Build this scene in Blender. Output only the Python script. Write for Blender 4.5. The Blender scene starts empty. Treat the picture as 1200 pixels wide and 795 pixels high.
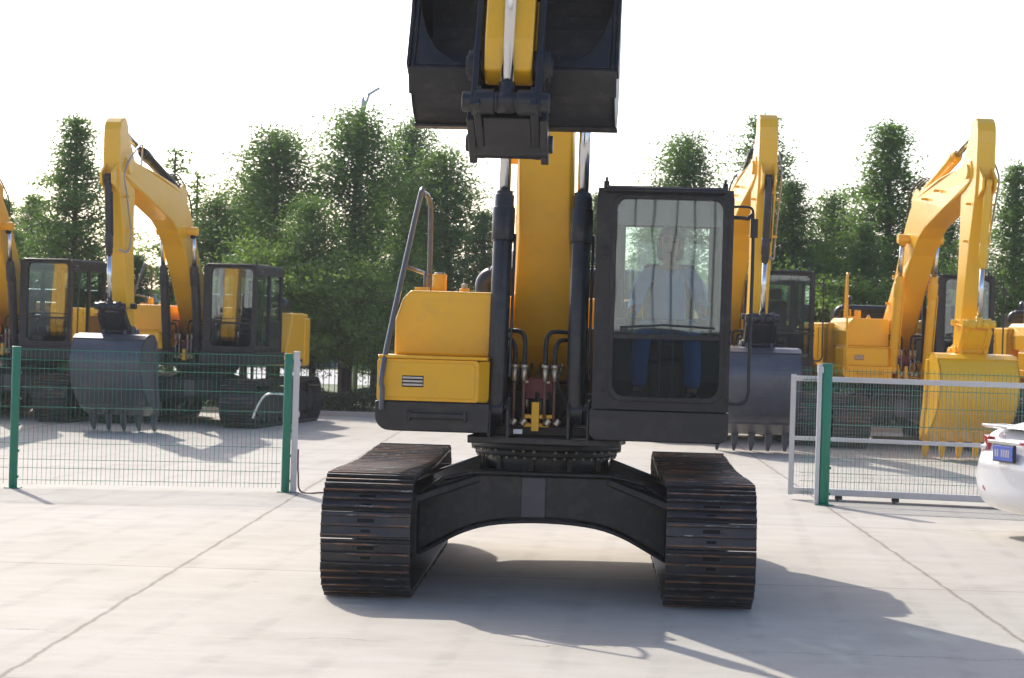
import bpy, bmesh, math, random
import numpy as np
from mathutils import Vector, Matrix, Euler
R = math.radians
PI = math.pi
sc = bpy.context.scene
COL = sc.collection

# ------------------------------------------------------------------ camera
cam_d = bpy.data.cameras.new('camera'); cam = bpy.data.objects.new('camera', cam_d); COL.objects.link(cam)
cam_d.sensor_width = 36.0; cam_d.lens = 36.0 * 2720 / 1200; cam_d.clip_end = 3000; cam_d.clip_start = 0.2
cam.matrix_world = Matrix.Translation((0, 0, 2.05)) @ Euler((R(90 - 0.305), 0, 0)).to_matrix().to_4x4() @ Matrix.Rotation(R(1.7), 4, 'Z')
sc.camera = cam
cam_d.dof.use_dof = True; cam_d.dof.focus_distance = 17.8; cam_d.dof.aperture_fstop = 7.0
CM = cam.matrix_world.copy()

def W(px, py, D):
    """world point seen at photograph pixel (px, py) at the distance D along +Y"""
    d = CM.to_3x3() @ Vector(((px - 600) / 2720, -(py - 397.5) / 2720, -1))
    t = D / d.y
    return CM.translation + d * t

# ------------------------------------------------------------------ materials
def new_mat(name):
    m = bpy.data.materials.new(name); m.use_nodes = True
    nt = m.node_tree; b = nt.nodes['Principled BSDF']
    return m, nt, b

class NG:
    def __init__(s, nt): s.nt = nt; s.L = nt.links
    def n(s, t, **k):
        o = s.nt.nodes.new(t)
        for a, v in k.items():
            if a in o.inputs.keys(): o.inputs[a].default_value = v
            else: setattr(o, a, v)
        return o
    def link(s, a, b): s.L.new(a, b)
    def math(s, op, a, b=None, c=None, clamp=False):
        o = s.nt.nodes.new('ShaderNodeMath'); o.operation = op; o.use_clamp = clamp
        for i, v in enumerate((a, b, c)):
            if v is None: continue
            if isinstance(v, (int, float)): o.inputs[i].default_value = v
            else: s.L.new(v, o.inputs[i])
        return o.outputs[0]
    def mix(s, f, a, b):
        o = s.nt.nodes.new('ShaderNodeMix'); o.data_type = 'RGBA'
        for i, v in ((0, f), (6, a), (7, b)):
            if isinstance(v, (int, float)): o.inputs[i].default_value = v
            elif isinstance(v, tuple): o.inputs[i].default_value = (*v, 1)
            else: s.L.new(v, o.inputs[i])
        return o.outputs[2]
    def noise(s, vec, scale, detail=4, rough=.55, out='Fac'):
        o = s.nt.nodes.new('ShaderNodeTexNoise'); o.inputs['Scale'].default_value = scale
        o.inputs['Detail'].default_value = detail; o.inputs['Roughness'].default_value = rough
        if vec is not None: s.L.new(vec, o.inputs['Vector'])
        return o.outputs[out]
    def ramp(s, f, lo, hi):
        o = s.nt.nodes.new('ShaderNodeMapRange'); o.inputs['From Min'].default_value = lo; o.inputs['From Max'].default_value = hi
        s.L.new(f, o.inputs['Value']); return o.outputs['Result']
    def coords(s, kind='Object', scale=(1, 1, 1)):
        t = s.nt.nodes.new('ShaderNodeTexCoord')
        m = s.nt.nodes.new('ShaderNodeMapping'); m.inputs['Scale'].default_value = scale
        s.L.new(t.outputs[kind], m.inputs['Vector']); return m.outputs[0]
    def bump(s, h, strength, dist, bsdf):
        o = s.nt.nodes.new('ShaderNodeBump'); o.inputs['Strength'].default_value = strength; o.inputs['Distance'].default_value = dist
        s.L.new(h, o.inputs['Height']); s.L.new(o.outputs[0], bsdf.inputs['Normal'])

def paint(name, c, rough=.4, metal=0., coat=.0, var=.12, dirt=None, dirt_amt=.3, nscale=2.5, bump=.0015, spec=.5):
    m, nt, b = new_mat(name); g = NG(nt)
    v = g.coords('Object')
    n1 = g.noise(v, nscale, 6, .6)
    lo = tuple(max(0, x * (1 - var)) for x in c); hi = tuple(min(1, x * (1 + var)) for x in c)
    col = g.mix(n1, lo, hi)
    if dirt:
        n2 = g.noise(v, nscale * 3.1, 8, .7)
        f = g.math('MULTIPLY', g.ramp(n2, .5, .75), dirt_amt, clamp=True)
        col = g.mix(f, col, dirt)
    g.link(col, b.inputs['Base Color'])
    r = g.math('MULTIPLY_ADD', g.noise(v, nscale * 6, 5), .3, rough - .15, clamp=True)
    g.link(r, b.inputs['Roughness'])
    b.inputs['Metallic'].default_value = metal
    b.inputs['Coat Weight'].default_value = coat; b.inputs['Coat Roughness'].default_value = .12
    b.inputs['Specular IOR Level'].default_value = spec
    if bump: g.bump(g.noise(v, 18, 5), .5, bump, b)
    return m

M = {}
M['yellow'] = paint('yellow_paint', (.95, .49, .010), .38, coat=.35, var=.06, dirt=(.45, .30, .12), dirt_amt=.22, bump=.0008)
M['yellow2'] = paint('yellow_paint_bright', (.94, .51, .010), .36, coat=.4, var=.05, dirt=(.5, .34, .12), dirt_amt=.12, bump=.0008)
M['black'] = paint('black_paint', (.014, .014, .017), .4, coat=.15, var=.2, dirt=(.10, .09, .08), dirt_amt=.3)
M['cabgrey'] = paint('cab_dark_paint', (.013, .012, .014), .45, coat=.1, var=.15, dirt=(.12, .11, .10), dirt_amt=.22)
M['bucket'] = paint('bucket_steel', (.014, .014, .016), .5, coat=.08, var=.25, dirt=(.13, .11, .10), dirt_amt=.4)
M['bucketgrey'] = paint('bucket_sky_grey', (.075, .080, .098), .36, coat=.2, var=.25, dirt=(.16, .13, .11), dirt_amt=.5)  # parked buckets: sky reflection on black put into a blue-grey base
M['frameblack'] = paint('undercarriage_paint', (.015, .016, .019), .45, coat=.12, var=.2, dirt=(.13, .115, .09), dirt_amt=.45)
M['railgrey'] = paint('rail_grey_paint', (.11, .12, .14), .35, coat=.3, var=.1)
M['rubber'] = paint('hose_rubber', (.02, .02, .02), .55, var=.1)
M['chrome'] = paint('chrome_rod', (.72, .73, .75), .2, metal=1, var=.03, bump=0)
M['steel'] = paint('bare_steel', (.45, .43, .40), .4, metal=.9, var=.15, dirt=(.3, .2, .1), dirt_amt=.4)
M['brass'] = paint('fitting_metal', (.62, .55, .42), .4, metal=.7, var=.15)
M['copper'] = paint('brown_hose', (.16, .085, .05), .5, var=.2)
M['redpaint'] = paint('red_valve_paint', (.16, .012, .018), .4, var=.2)
M['galv'] = paint('galvanised_steel', (.55, .56, .58), .45, metal=.55, var=.12, nscale=8)
M['green'] = paint('green_fence_coating', (.008, .20, .115), .4, var=.08, dirt=(.2, .3, .2), dirt_amt=.1)
M['greywire'] = paint('grey_wire', (.36, .38, .38), .5, metal=.4, var=.1)
M['carpaint'] = paint('white_car_paint', (.80, .81, .82), .22, coat=.8, var=.01, bump=0)
M['plastic'] = paint('dark_plastic', (.03, .03, .03), .5, var=.1)
M['taillight'] = paint('tail_light_red', (.55, .012, .02), .15, coat=.8, var=.1, bump=0)
M['lens'] = paint('clear_lens', (.55, .50, .50), .15, coat=.8, var=.1, bump=0)
M['plate'] = paint('plate_blue', (.06, .12, .55), .35, var=.05, bump=0)
M['white'] = paint('white_paint', (.8, .8, .8), .4, var=.03)
M['wood'] = paint('raw_timber', (.48, .33, .15), .7, var=.2, nscale=12)
M['seat'] = paint('seat_fabric', (.035, .035, .04), .8, var=.2)
M['seatgrey'] = paint('cab_trim_grey', (.16, .155, .15), .7, var=.1)
M['skin'] = paint('skin', (.40, .18, .12), .55, var=.06, bump=0)
M['shirt'] = paint('blue_work_shirt', (.15, .28, .60), .8, var=.15, nscale=9)
M['jeans'] = paint('blue_trousers', (.05, .13, .32), .85, var=.25, nscale=9)
M['hair'] = paint('black_hair', (.012, .01, .01), .6, var=.2)
M['bark'] = paint('tree_bark', (.10, .075, .055), .9, var=.3, nscale=9, bump=.01)
M['iron'] = paint('black_iron', (.015, .015, .017), .5, var=.1)
M['orange'] = paint('orange_lamp', (.8, .2, .03), .3, var=.05)
M['asph'] = paint('tyre_rubber', (.02, .02, .02), .8, var=.1)
M['fadewall'] = paint('blue_grey_cladding', (.30, .36, .48), .6, var=.06)

def shoe_mat():
    m, nt, b = new_mat('track_steel'); g = NG(nt)
    v = g.coords('Object'); inf = nt.nodes.new('ShaderNodeObjectInfo')
    add = nt.nodes.new('ShaderNodeVectorMath'); add.operation = 'ADD'
    sc_ = g.n('ShaderNodeCombineXYZ'); rr = g.math('MULTIPLY', inf.outputs['Random'], 37.)
    g.link(rr, sc_.inputs[0]); g.link(rr, sc_.inputs[2]); g.link(v, add.inputs[0]); g.link(sc_.outputs[0], add.inputs[1])
    n = g.noise(add.outputs[0], 5, 7, .65)
    c = g.mix(g.ramp(n, .5, .8), (.058, .057, .062), (.11, .092, .08))
    g.link(c, b.inputs['Base Color']); b.inputs['Metallic'].default_value = .35
    g.link(g.math('MULTIPLY_ADD', n, .3, .3), b.inputs['Roughness'])
    g.bump(g.noise(add.outputs[0], 30, 5), .4, .002, b)
    return m
def worn_mat():
    m, nt, b = new_mat('worn_grouser_edge'); g = NG(nt)
    v = g.coords('Object', (1, 8, 8)); inf = nt.nodes.new('ShaderNodeObjectInfo')
    add = nt.nodes.new('ShaderNodeVectorMath'); add.operation = 'ADD'
    sc_ = g.n('ShaderNodeCombineXYZ'); rr = g.math('MULTIPLY', inf.outputs['Random'], 53.)
    for i in range(3): g.link(rr, sc_.inputs[i])
    g.link(v, add.inputs[0]); g.link(sc_.outputs[0], add.inputs[1])
    n = g.noise(add.outputs[0], 2.2, 4, .55); n2 = g.noise(add.outputs[0], 7.0, 4, .6)
    c = g.mix(g.ramp(n, .48, .58), (.060, .056, .056), (.25, .115, .055))
    c = g.mix(g.ramp(n2, .58, .66), c, (.36, .34, .32))
    g.link(c, b.inputs['Base Color']); b.inputs['Metallic'].default_value = .3; b.inputs['Roughness'].default_value = .45
    return m
M['shoe'] = shoe_mat(); M['worn'] = worn_mat()
M['slot'] = paint('slot_black', (.004, .004, .004), .8, var=0, bump=0)

def glass_mat(name, tint, base, grz):
    m = bpy.data.materials.new(name); m.use_nodes = True; nt = m.node_tree; nt.nodes.clear(); g = NG(nt)
    out = g.n('ShaderNodeOutputMaterial'); tr = g.n('ShaderNodeBsdfTransparent'); gl = g.n('ShaderNodeBsdfGlossy')
    tr.inputs[0].default_value = (*tint, 1); gl.inputs['Roughness'].default_value = .015; gl.inputs[0].default_value = (.95, 1, 1, 1)
    lw = g.n('ShaderNodeLayerWeight'); lw.inputs['Blend'].default_value = .35
    f = g.math('MULTIPLY_ADD', lw.outputs['Fresnel'], grz, base, clamp=True)
    mx = g.n('ShaderNodeMixShader'); g.link(f, mx.inputs[0]); g.link(tr.outputs[0], mx.inputs[1]); g.link(gl.outputs[0], mx.inputs[2])
    v = g.coords('Object'); bp = g.n('ShaderNodeBump'); bp.inputs['Strength'].default_value = .05; bp.inputs['Distance'].default_value = .02
    g.link(g.noise(v, 1.6, 1), bp.inputs['Height']); g.link(bp.outputs[0], gl.inputs['Normal'])
    g.link(mx.outputs[0], out.inputs[0]); return m
M['glass'] = glass_mat('cab_glass', (.82, .90, .89), .07, .5)
M['glassdark'] = glass_mat('cab_glass_tinted', (.66, .76, .80), .04, .4)

def leaf_mat(name, c1, c2, trans=.52):
    m = bpy.data.materials.new(name); m.use_nodes = True; nt = m.node_tree; nt.nodes.clear(); g = NG(nt)
    out = g.n('ShaderNodeOutputMaterial')
    v = g.coords('Object'); n = g.noise(v, 1.3, 4, .6)
    geo = nt.nodes.new('ShaderNodeNewGeometry')
    f = g.math('ADD', g.math('MULTIPLY', g.ramp(n, .35, .65), .6), g.math('MULTIPLY', geo.outputs['Random Per Island'], .4))
    c = g.mix(f, c1, c2)
    d = g.n('ShaderNodeBsdfDiffuse'); t = g.n('ShaderNodeBsdfTranslucent'); gl = g.n('ShaderNodeBsdfGlossy'); gl.inputs['Roughness'].default_value = .45
    g.link(c, d.inputs[0])
    ct = g.mix(.5, c, (.20, .34, .03)); g.link(ct, t.inputs[0])
    m1 = g.n('ShaderNodeMixShader'); m1.inputs[0].default_value = trans
    g.link(d.outputs[0], m1.inputs[1]); g.link(t.outputs[0], m1.inputs[2])
    m2 = g.n('ShaderNodeMixShader'); m2.inputs[0].default_value = .05
    g.link(m1.outputs[0], m2.inputs[1]); g.link(gl.outputs[0], m2.inputs[2])
    g.link(m2.outputs[0], out.inputs[0]); return m
M['leaf_a'] = leaf_mat('leaf_dark_green', (.06, .135, .042), (.145, .26, .06))
M['leaf_b'] = leaf_mat('leaf_mid_green', (.08, .17, .042), (.18, .30, .062))
M['leaf_c'] = leaf_mat('leaf_light_green', (.095, .18, .03), (.21, .32, .05))
M['leaf_h'] = leaf_mat('hedge_leaf', (.014, .035, .014), (.04, .075, .022), .3)

def concrete_mat():
    m, nt, b = new_mat('yard_concrete'); g = NG(nt)
    tc = nt.nodes.new('ShaderNodeTexCoord'); P = tc.outputs['Object']
    sep = nt.nodes.new('ShaderNodeSeparateXYZ'); g.link(P, sep.inputs[0]); X, Y = sep.outputs[0], sep.outputs[1]
    big = g.noise(P, .35, 5, .6); mid = g.noise(P, 2.2, 7, .65); fine = g.noise(P, 60, 4, .6)
    mp = nt.nodes.new('ShaderNodeMapping'); mp.inputs['Scale'].default_value = (.25, 2.2, 1); g.link(P, mp.inputs[0])
    streak = g.noise(mp.outputs[0], 1.6, 5, .6)
    c = g.mix(g.ramp(big, .3, .7), (.405, .375, .322), (.485, .452, .395))
    c = g.mix(g.math('MULTIPLY', g.ramp(mid, .42, .72), .45), c, (.345, .30, .25))
    c = g.mix(g.math('MULTIPLY', g.ramp(streak, .5, .75), .3), c, (.52, .51, .49))
    c = g.mix(g.math('MULTIPLY', g.ramp(fine, .4, .7), .18), c, (.24, .22, .2))
    # each slab was poured a little different
    slab = nt.nodes.new('ShaderNodeTexWhiteNoise'); slab.noise_dimensions = '2D'; cmb = nt.nodes.new('ShaderNodeCombineXYZ')
    g.link(g.math('FLOOR', g.math('DIVIDE', g.math('ADD', g.math('SUBTRACT', X, g.math('MULTIPLY', Y, .024)), 3.12 + 3.15 + 63.), 6.3)), cmb.inputs[0])
    g.link(g.math('FLOOR', g.math('DIVIDE', g.math('SUBTRACT', Y, 19.0 - 3.0 - 60.), 6.0)), cmb.inputs[1]); g.link(cmb.outputs[0], slab.inputs['Vector'])
    c = g.mix(g.math('MULTIPLY', slab.outputs['Value'], .16), c, (.33, .31, .28))
    # tyre and track scuffs, long and curved
    wv = nt.nodes.new('ShaderNodeTexWave'); wv.wave_type = 'BANDS'; wv.bands_direction = 'X'; wv.inputs['Scale'].default_value = .55; wv.inputs['Distortion'].default_value = 2.2; wv.inputs['Detail'].default_value = 1.5; wv.inputs['Detail Scale'].default_value = .35
    mp2 = nt.nodes.new('ShaderNodeMapping'); mp2.inputs['Scale'].default_value = (1, .16, 1); mp2.inputs['Rotation'].default_value = (0, 0, .5); g.link(P, mp2.inputs[0]); g.link(mp2.outputs[0], wv.inputs['Vector'])
    sc_m = g.math('MULTIPLY', g.ramp(wv.outputs['Fac'], .86, .97), g.math('MULTIPLY', g.ramp(mid, .38, .62), .20), clamp=True)
    c = g.mix(sc_m, c, (.20, .18, .165))
    # light dirty stains
    st = g.noise(P, .9, 3, .5)
    c = g.mix(g.math('MULTIPLY', g.ramp(st, .56, .70), .32), c, (.26, .235, .20))
    # oil spots
    sp = g.noise(P, 5.5, 3, .5)
    c = g.mix(g.math('MULTIPLY', g.ramp(sp, .74, .78), .45), c, (.13, .11, .10))
    wob = g.math('MULTIPLY', g.math('SUBTRACT', g.noise(P, 1.7, 6, .7), .5), .09)
    Xr = g.math('ADD', g.math('SUBTRACT', X, g.math('MULTIPLY', Y, .024)), wob)
    # joints along the view: X' = -3.14 + 6.3 k
    def line(val, period, off, w0, w1):
        t = g.math('MODULO', g.math('ADD', g.math('SUBTRACT', val, off), period * 20.5), period)
        d = g.math('ABSOLUTE', g.math('SUBTRACT', t, period / 2))
        return g.math('SUBTRACT', 1., g.ramp(d, w0, w1), clamp=True)
    jx = line(Xr, 6.3, -3.12, .004, .028)
    Yr = g.math('ADD', Y, g.math('MULTIPLY', wob, .5))
    jy = line(Yr, 6.0, 19.0, .008, .03)
    # wandering cracks
    wob2 = g.math('MULTIPLY', g.math('SUBTRACT', g.noise(P, .8, 7, .65), .5), 1.1)
    ck = line(g.math('ADD', Y, wob2), 12.0, 14.95, .002, .028)
    ckm = g.math('MULTIPLY', ck, g.ramp(g.noise(P, .6, 2), .44, .54), clamp=True)
    ck2 = line(g.math('ADD', g.math('ADD', X, g.math('MULTIPLY', Y, .6)), wob2), 17.0, 3.0, .002, .012)
    ck2m = g.math('MULTIPLY', ck2, g.math('MULTIPLY', g.ramp(g.noise(P, .45, 2), .5, .6), .5), clamp=True)
    jm = g.math('MAXIMUM', g.math('MULTIPLY', jx, g.math('MULTIPLY_ADD', g.ramp(mid, .35, .65), .35, .55)), g.math('MAXIMUM', g.math('MULTIPLY', jy, .5), g.math('MAXIMUM', g.math('MULTIPLY', ckm, .55), ck2m)), clamp=True)
    c = g.mix(jm, c, (.13, .10, .075))
    # pale band where the joint filler has spread
    band = g.math('MULTIPLY', line(Xr, 6.3, -3.12, .03, .22), g.math('MULTIPLY', g.ramp(mid, .4, .6), .15), clamp=True)
    c = g.mix(band, c, (.30, .26, .21))
    g.link(c, b.inputs['Base Color']); b.inputs['Roughness'].default_value = .85; b.inputs['Specular IOR Level'].default_value = .3
    hgt = g.math('SUBTRACT', g.math('MULTIPLY', fine, .25), jm)
    g.bump(hgt, .6, .006, b)
    return m
M['concrete'] = concrete_mat()
def ground_mat(name, c1, c2, s):
    m, nt, b = new_mat(name); g = NG(nt); P = g.coords('Object')
    c = g.mix(g.ramp(g.noise(P, s, 8, .7), .3, .7), c1, c2); g.link(c, b.inputs['Base Color']); b.inputs['Roughness'].default_value = .9
    g.bump(g.noise(P, s * 20, 5), .6, .03, b); return m
M['grass'] = ground_mat('grass_ground', (.05, .09, .02), (.10, .15, .035), .6)
M['road'] = ground_mat('road_concrete', (.40, .39, .37), (.47, .46, .44), .4)
def facade_mat():
    m, nt, b = new_mat('ribbed_cladding'); g = NG(nt); P = g.coords('Object')
    sep = nt.nodes.new('ShaderNodeSeparateXYZ'); g.link(P, sep.inputs[0]); X = sep.outputs[0]
    t = g.math('MODULO', g.math('ADD', X, 100.), .42)
    d = g.math('ABSOLUTE', g.math('SUBTRACT', t, .21))
    f = g.math('SUBTRACT', 1., g.ramp(d, .018, .03), clamp=True)
    c = g.mix(f, (.46, .47, .48), (.05, .05, .055)); g.link(c, b.inputs['Base Color']); b.inputs['Roughness'].default_value = .5
    return m
M['facade'] = facade_mat()

# ------------------------------------------------------------------ mesh builder
class MB:
    def __init__(s): s.bm = bmesh.new()
    def face(s, vs, mi=0, smooth=False):
        try:
            f = s.bm.faces.new(vs); f.material_index = mi; f.smooth = smooth; return f
        except ValueError: return None
    def box(s, x0, x1, y0, y1, z0, z1, mi=0):
        v = [s.bm.verts.new(p) for p in ((x0, y0, z0), (x1, y0, z0), (x1, y1, z0), (x0, y1, z0), (x0, y0, z1), (x1, y0, z1), (x1, y1, z1), (x0, y1, z1))]
        for q in ((0, 3, 2, 1), (4, 5, 6, 7), (0, 1, 5, 4), (1, 2, 6, 5), (2, 3, 7, 6), (3, 0, 4, 7)): s.face([v[i] for i in q], mi)
        return s
    def obox(s, c, ax, half, mi=0):
        c = Vector(c); ax = [Vector(a) for a in ax]; v = []
        for sz in (-1, 1):
            for sx, sy in ((-1, -1), (1, -1), (1, 1), (-1, 1)):
                v.append(s.bm.verts.new(c + ax[0] * half[0] * sx + ax[1] * half[1] * sy + ax[2] * half[2] * sz))
        for q in ((0, 3, 2, 1), (4, 5, 6, 7), (0, 1, 5, 4), (1, 2, 6, 5), (2, 3, 7, 6), (3, 0, 4, 7)): s.face([v[i] for i in q], mi)
        return s
    def tube(s, path, r, n=10, mi=0, caps=True, smooth=True):
        path = [Vector(p) for p in path]; m = len(path)
        rs = r if isinstance(r, (list, tuple)) else [r] * m
        tans = []
        for i in range(m):
            a = path[max(0, i - 1)]; b = path[min(m - 1, i + 1)]; t = (b - a)
            tans.append(t.normalized() if t.length > 1e-9 else Vector((0, 0, 1)))
        u = tans[0].orthogonal().normalized(); rings = []
        for i in range(m):
            t = tans[i]; u = (u - t * u.dot(t)); u = u.normalized() if u.length > 1e-6 else t.orthogonal().normalized()
            w = t.cross(u)
            rings.append([s.bm.verts.new(path[i] + (u * math.cos(2 * PI * k / n) + w * math.sin(2 * PI * k / n)) * rs[i]) for k in range(n)])
        for i in range(m - 1):
            for k in range(n): s.face([rings[i][k], rings[i][(k + 1) % n], rings[i + 1][(k + 1) % n], rings[i + 1][k]], mi, smooth)
        if caps: s.face(list(reversed(rings[0])), mi); s.face(rings[-1], mi)
        return s
    def cyl(s, p0, p1, r, n=16, mi=0, r2=None):
        return s.tube([p0, p1], [r, r if r2 is None else r2], n, mi)
    def prism(s, pts, off, mi=0, smooth_side=False):
        a = [s.bm.verts.new(Vector(p)) for p in pts]; b = [s.bm.verts.new(Vector(p) + Vector(off)) for p in pts]
        s.face(list(reversed(a)), mi); s.face(b, mi); n = len(pts)
        for i in range(n): s.face([a[i], a[(i + 1) % n], b[(i + 1) % n], b[i]], mi, smooth_side)
        return s
    def xprism(s, fh, x0, x1, mi=0, smooth_side=False):
        """side profile given as (forward, height) points, extruded across x"""
        return s.prism([(x0, -f, h) for f, h in fh], (x1 - x0, 0, 0), mi, smooth_side)
    def ring(s, outer, inner, off, mi=0):
        off = Vector(off); n = len(outer)
        A = [s.bm.verts.new(Vector(p)) for p in outer]; B = [s.bm.verts.new(Vector(p)) for p in inner]
        C = [s.bm.verts.new(Vector(p) + off) for p in outer]; D = [s.bm.verts.new(Vector(p) + off) for p in inner]
        for i in range(n):
            j = (i + 1) % n
            s.face([A[i], A[j], B[j], B[i]], mi); s.face([C[i], D[i], D[j], C[j]], mi)
            s.face([A[i], C[i], C[j], A[j]], mi); s.face([B[i], B[j], D[j], D[i]], mi)
        return s
    def build(s, name, mats, parent=None, bevel=0, seg=2, recalc=True, subs=0):
        if recalc: bmesh.ops.recalc_face_normals(s.bm, faces=s.bm.faces)
        me = bpy.data.meshes.new(name); s.bm.to_mesh(me); s.bm.free()
        if not isinstance(mats, (list, tuple)): mats = [mats]
        for m in mats: me.materials.append(m if not isinstance(m, str) else M[m])
        o = bpy.data.objects.new(name, me); COL.objects.link(o)
        if parent is not None: o.parent = parent
        if bevel:
            md = o.modifiers.new('bevel', 'BEVEL'); md.width = bevel; md.segments = seg; md.limit_method = 'ANGLE'; md.angle_limit = R(35)
        if subs:
            md = o.modifiers.new('sub', 'SUBSURF'); md.levels = md.render_levels = subs
        return o

def empty(name, label, cat, loc=(0, 0, 0), rz=0, group=None):
    o = bpy.data.objects.new(name, None); COL.objects.link(o); o.location = loc; o.rotation_euler = (0, 0, rz)
    o.empty_display_size = .2
    o['label'] = label; o['category'] = cat
    if group: o['group'] = group
    return o
def tag(o, label, cat, group=None):
    o['label'] = label; o['category'] = cat
    if group: o['group'] = group
    return o
def structure(o): o['kind'] = 'structure'; return o
def copy_tree(o, parent=None):
    c = o.copy(); COL.objects.link(c); c.parent = parent
    for ch in list(o.children): copy_tree(ch, c)
    return c

def rrect(x0, x1, z0, z1, rs, n=6):
    """rounded rectangle as 2D points; rs radii = (bottom-left, bottom-right, top-right, top-left)"""
    out = []
    for (cx, cz, r, a0) in ((x0, z0, rs[0], 180), (x1, z0, rs[1], 270), (x1, z1, rs[2], 0), (x0, z1, rs[3], 90)):
        ccx = cx + r if cx == x0 else cx - r; ccz = cz + r if cz == z0 else cz - r
        for k in range(n + 1):
            a = R(a0 + 90 * k / n); out.append((ccx + r * math.cos(a), ccz + r * math.sin(a)))
    return out
def smooth_path(pts, k=6):
    pts = [Vector(p) for p in pts]; out = []
    for i in range(len(pts) - 1):
        p0 = pts[max(i - 1, 0)]; p1 = pts[i]; p2 = pts[i + 1]; p3 = pts[min(i + 2, len(pts) - 1)]
        for j in range(k):
            t = j / k
            out.append(.5 * ((2 * p1) + (-p0 + p2) * t + (2 * p0 - 5 * p1 + 4 * p2 - p3) * t * t + (-p0 + 3 * p1 - 3 * p2 + p3) * t ** 3))
    out.append(pts[-1]); return out
def G(f, h, x=0.): return Vector((x, -f, h))

# ------------------------------------------------------------------ excavator
XC = -.075   # centre of the boom, machine coordinates

def shoe_bm(mb, T, N, C, bolts):
    """one triple grouser shoe: T along the chain, N outward, C centre on the pitch line (3D)"""
    Xa = Vector((1, 0, 0)); T = Vector(T); N = Vector(N); C = Vector(C)
    def ob(x, t, n, hx, ht, hn, mi): mb.obox(C + Xa * x + T * t + N * n, (Xa, T, N), (hx, ht, hn), mi)
    ob(0, 0, .006, .33, .0955, .008, 0)
    for t, hgt in ((-.078, .030), (-.004, .026), (.070, .026)):
        ob(0, t, .014 + hgt / 2, .33, .0065, hgt / 2, 0)
        ob(0, t, .014 + hgt + .002, .329, .0062, .0035, 1)
    ob(-.055, 0, -.04, .022, .085, .036, 0); ob(.055, 0, -.04, .022, .085, .036, 0)
    if bolts:
        ob(0, .034, .0145, .062, .014, .0012, 2)
        ob(0, -.042, .0145, .035, .011, .0012, 2)
        for x in (-.085, .085):
            for t in (.034, -.042): ob(x, t, .018, .011, .010, .005, 0)

def track(root, xc, detail, mirror):
    tr_f, tr_b, zc, rp = 1.78, -2.40, .452, .405
    L = tr_f - tr_b; per = 2 * L + 2 * PI * rp; n = 57; pitch = per / n
    def at(s):
        s %= per
        if s < L:  # top, going backward
            sag = -.028 * math.sin(PI * s / L) ** 2
            return (tr_f - s, zc + rp + sag), (-1, 0), (0, 1)
        s -= L
        if s < PI * rp:
            a = s / rp; return (tr_b - rp * math.sin(a), zc + rp * math.cos(a)), (-math.cos(a), -math.sin(a)), (-math.sin(a), math.cos(a))
        s -= PI * rp
        if s < L: return (tr_b + s, zc - rp), (1, 0), (0, -1)
        s -= L; a = s / rp
        return (tr_f + rp * math.sin(a), zc - rp * math.cos(a)), (math.cos(a), math.sin(a)), (math.sin(a), -math.cos(a))
    # side frame as the track assembly's own mesh
    fr = MB()
    sx = -1 if mirror else 1
    fr.xprism([(1.55, .30), (1.6, .62), (.9, .70), (-1.5, .70), (-2.2, .60), (-2.2, .28), (-1.8, .2), (1.2, .2)], xc - .16, xc + .16)
    fr.xprism([(1.5, .36), (1.5, .56), (.8, .62), (-1.9, .62), (-1.9, .3), (1.2, .28)], xc - sx * .16, xc - sx * .22)
    crawler = fr.build('crawler_track', 'frameblack', root, bevel=.015)
    idl = MB()
    for dx in (-.05, .05):
        idl.cyl((xc + dx - .04, -tr_f, zc), (xc + dx + .04, -tr_f, zc), .325, 32)
    idl.cyl((xc - .13, -tr_f, zc), (xc + .13, -tr_f, zc), .10, 16)
    idl.cyl((xc - .06, -tr_f, zc), (xc + .06, -tr_f, zc), .36, 32)
    idl.build('idler_wheel', 'frameblack', crawler, bevel=.008)
    sp = MB()
    pts = []
    for k in range(21 * 2):
        a = 2 * PI * k / 42; r = .37 if k % 2 else .32
        pts.append((xc - .03, -tr_b + r * math.cos(a), zc + r * math.sin(a)))
    sp.prism(pts, (.06, 0, 0)); sp.cyl((xc - .2, -tr_b, zc), (xc + .2, -tr_b, zc), .22, 24)
    sp.build('sprocket', 'frameblack', crawler, bevel=.006)
    for i in range(8):
        ro = MB(); f = -1.75 + i * .42
        ro.cyl((xc - .14, -f, .155), (xc + .14, -f, .155), .085, 16); ro.build('track_roller', 'frameblack', crawler)
    if detail:
        mb = MB(); shoe_bm(mb, (0, 1, 0), (0, 0, 1), (0, 0, 0), True)
        first = mb.build('track_shoe', ['shoe', 'worn', 'slot', 'steel'], crawler, bevel=.0025, seg=1)
        rnd = random.Random(5 + int(mirror))
        for i in range(n):
            o = first if i == 0 else first.copy()
            if i: COL.objects.link(o); o.parent = crawler
            (f, h), (tf, th), (nf, nh) = at(i * pitch + .03)
            Tv = Vector((0, -tf, th)); Nv = Vector((0, -nf, nh)); Xv = Tv.cross(Nv)
            mt = Matrix((Xv, Tv, Nv)).transposed().to_4x4()
            jit = rnd.uniform(-.004, .004)
            mt.translation = Vector((xc + jit, -f, h)); o.matrix_local = mt
    else:
        mb = MB()
        for i in range(n):
            (f, h), (tf, th), (nf, nh) = at(i * pitch + .03)
            shoe_bm(mb, (0, -tf, th), (0, -nf, nh), (xc, -f, h), False)
        mb.build('shoe_belt', ['shoe', 'worn', 'slot', 'steel'], crawler)
    return crawler

def circ2(p, rp, q, rq, pick):
    p = Vector(p); q = Vector(q); d = (q - p).length; a = (rp * rp - rq * rq + d * d) / (2 * d)
    h = math.sqrt(max(0, rp * rp - a * a)); m = p + (q - p) * a / d; n = Vector((-(q - p).y, (q - p).x)) / d * h
    c = [m + n, m - n]; c.sort(key=pick); return c[-1]

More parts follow.
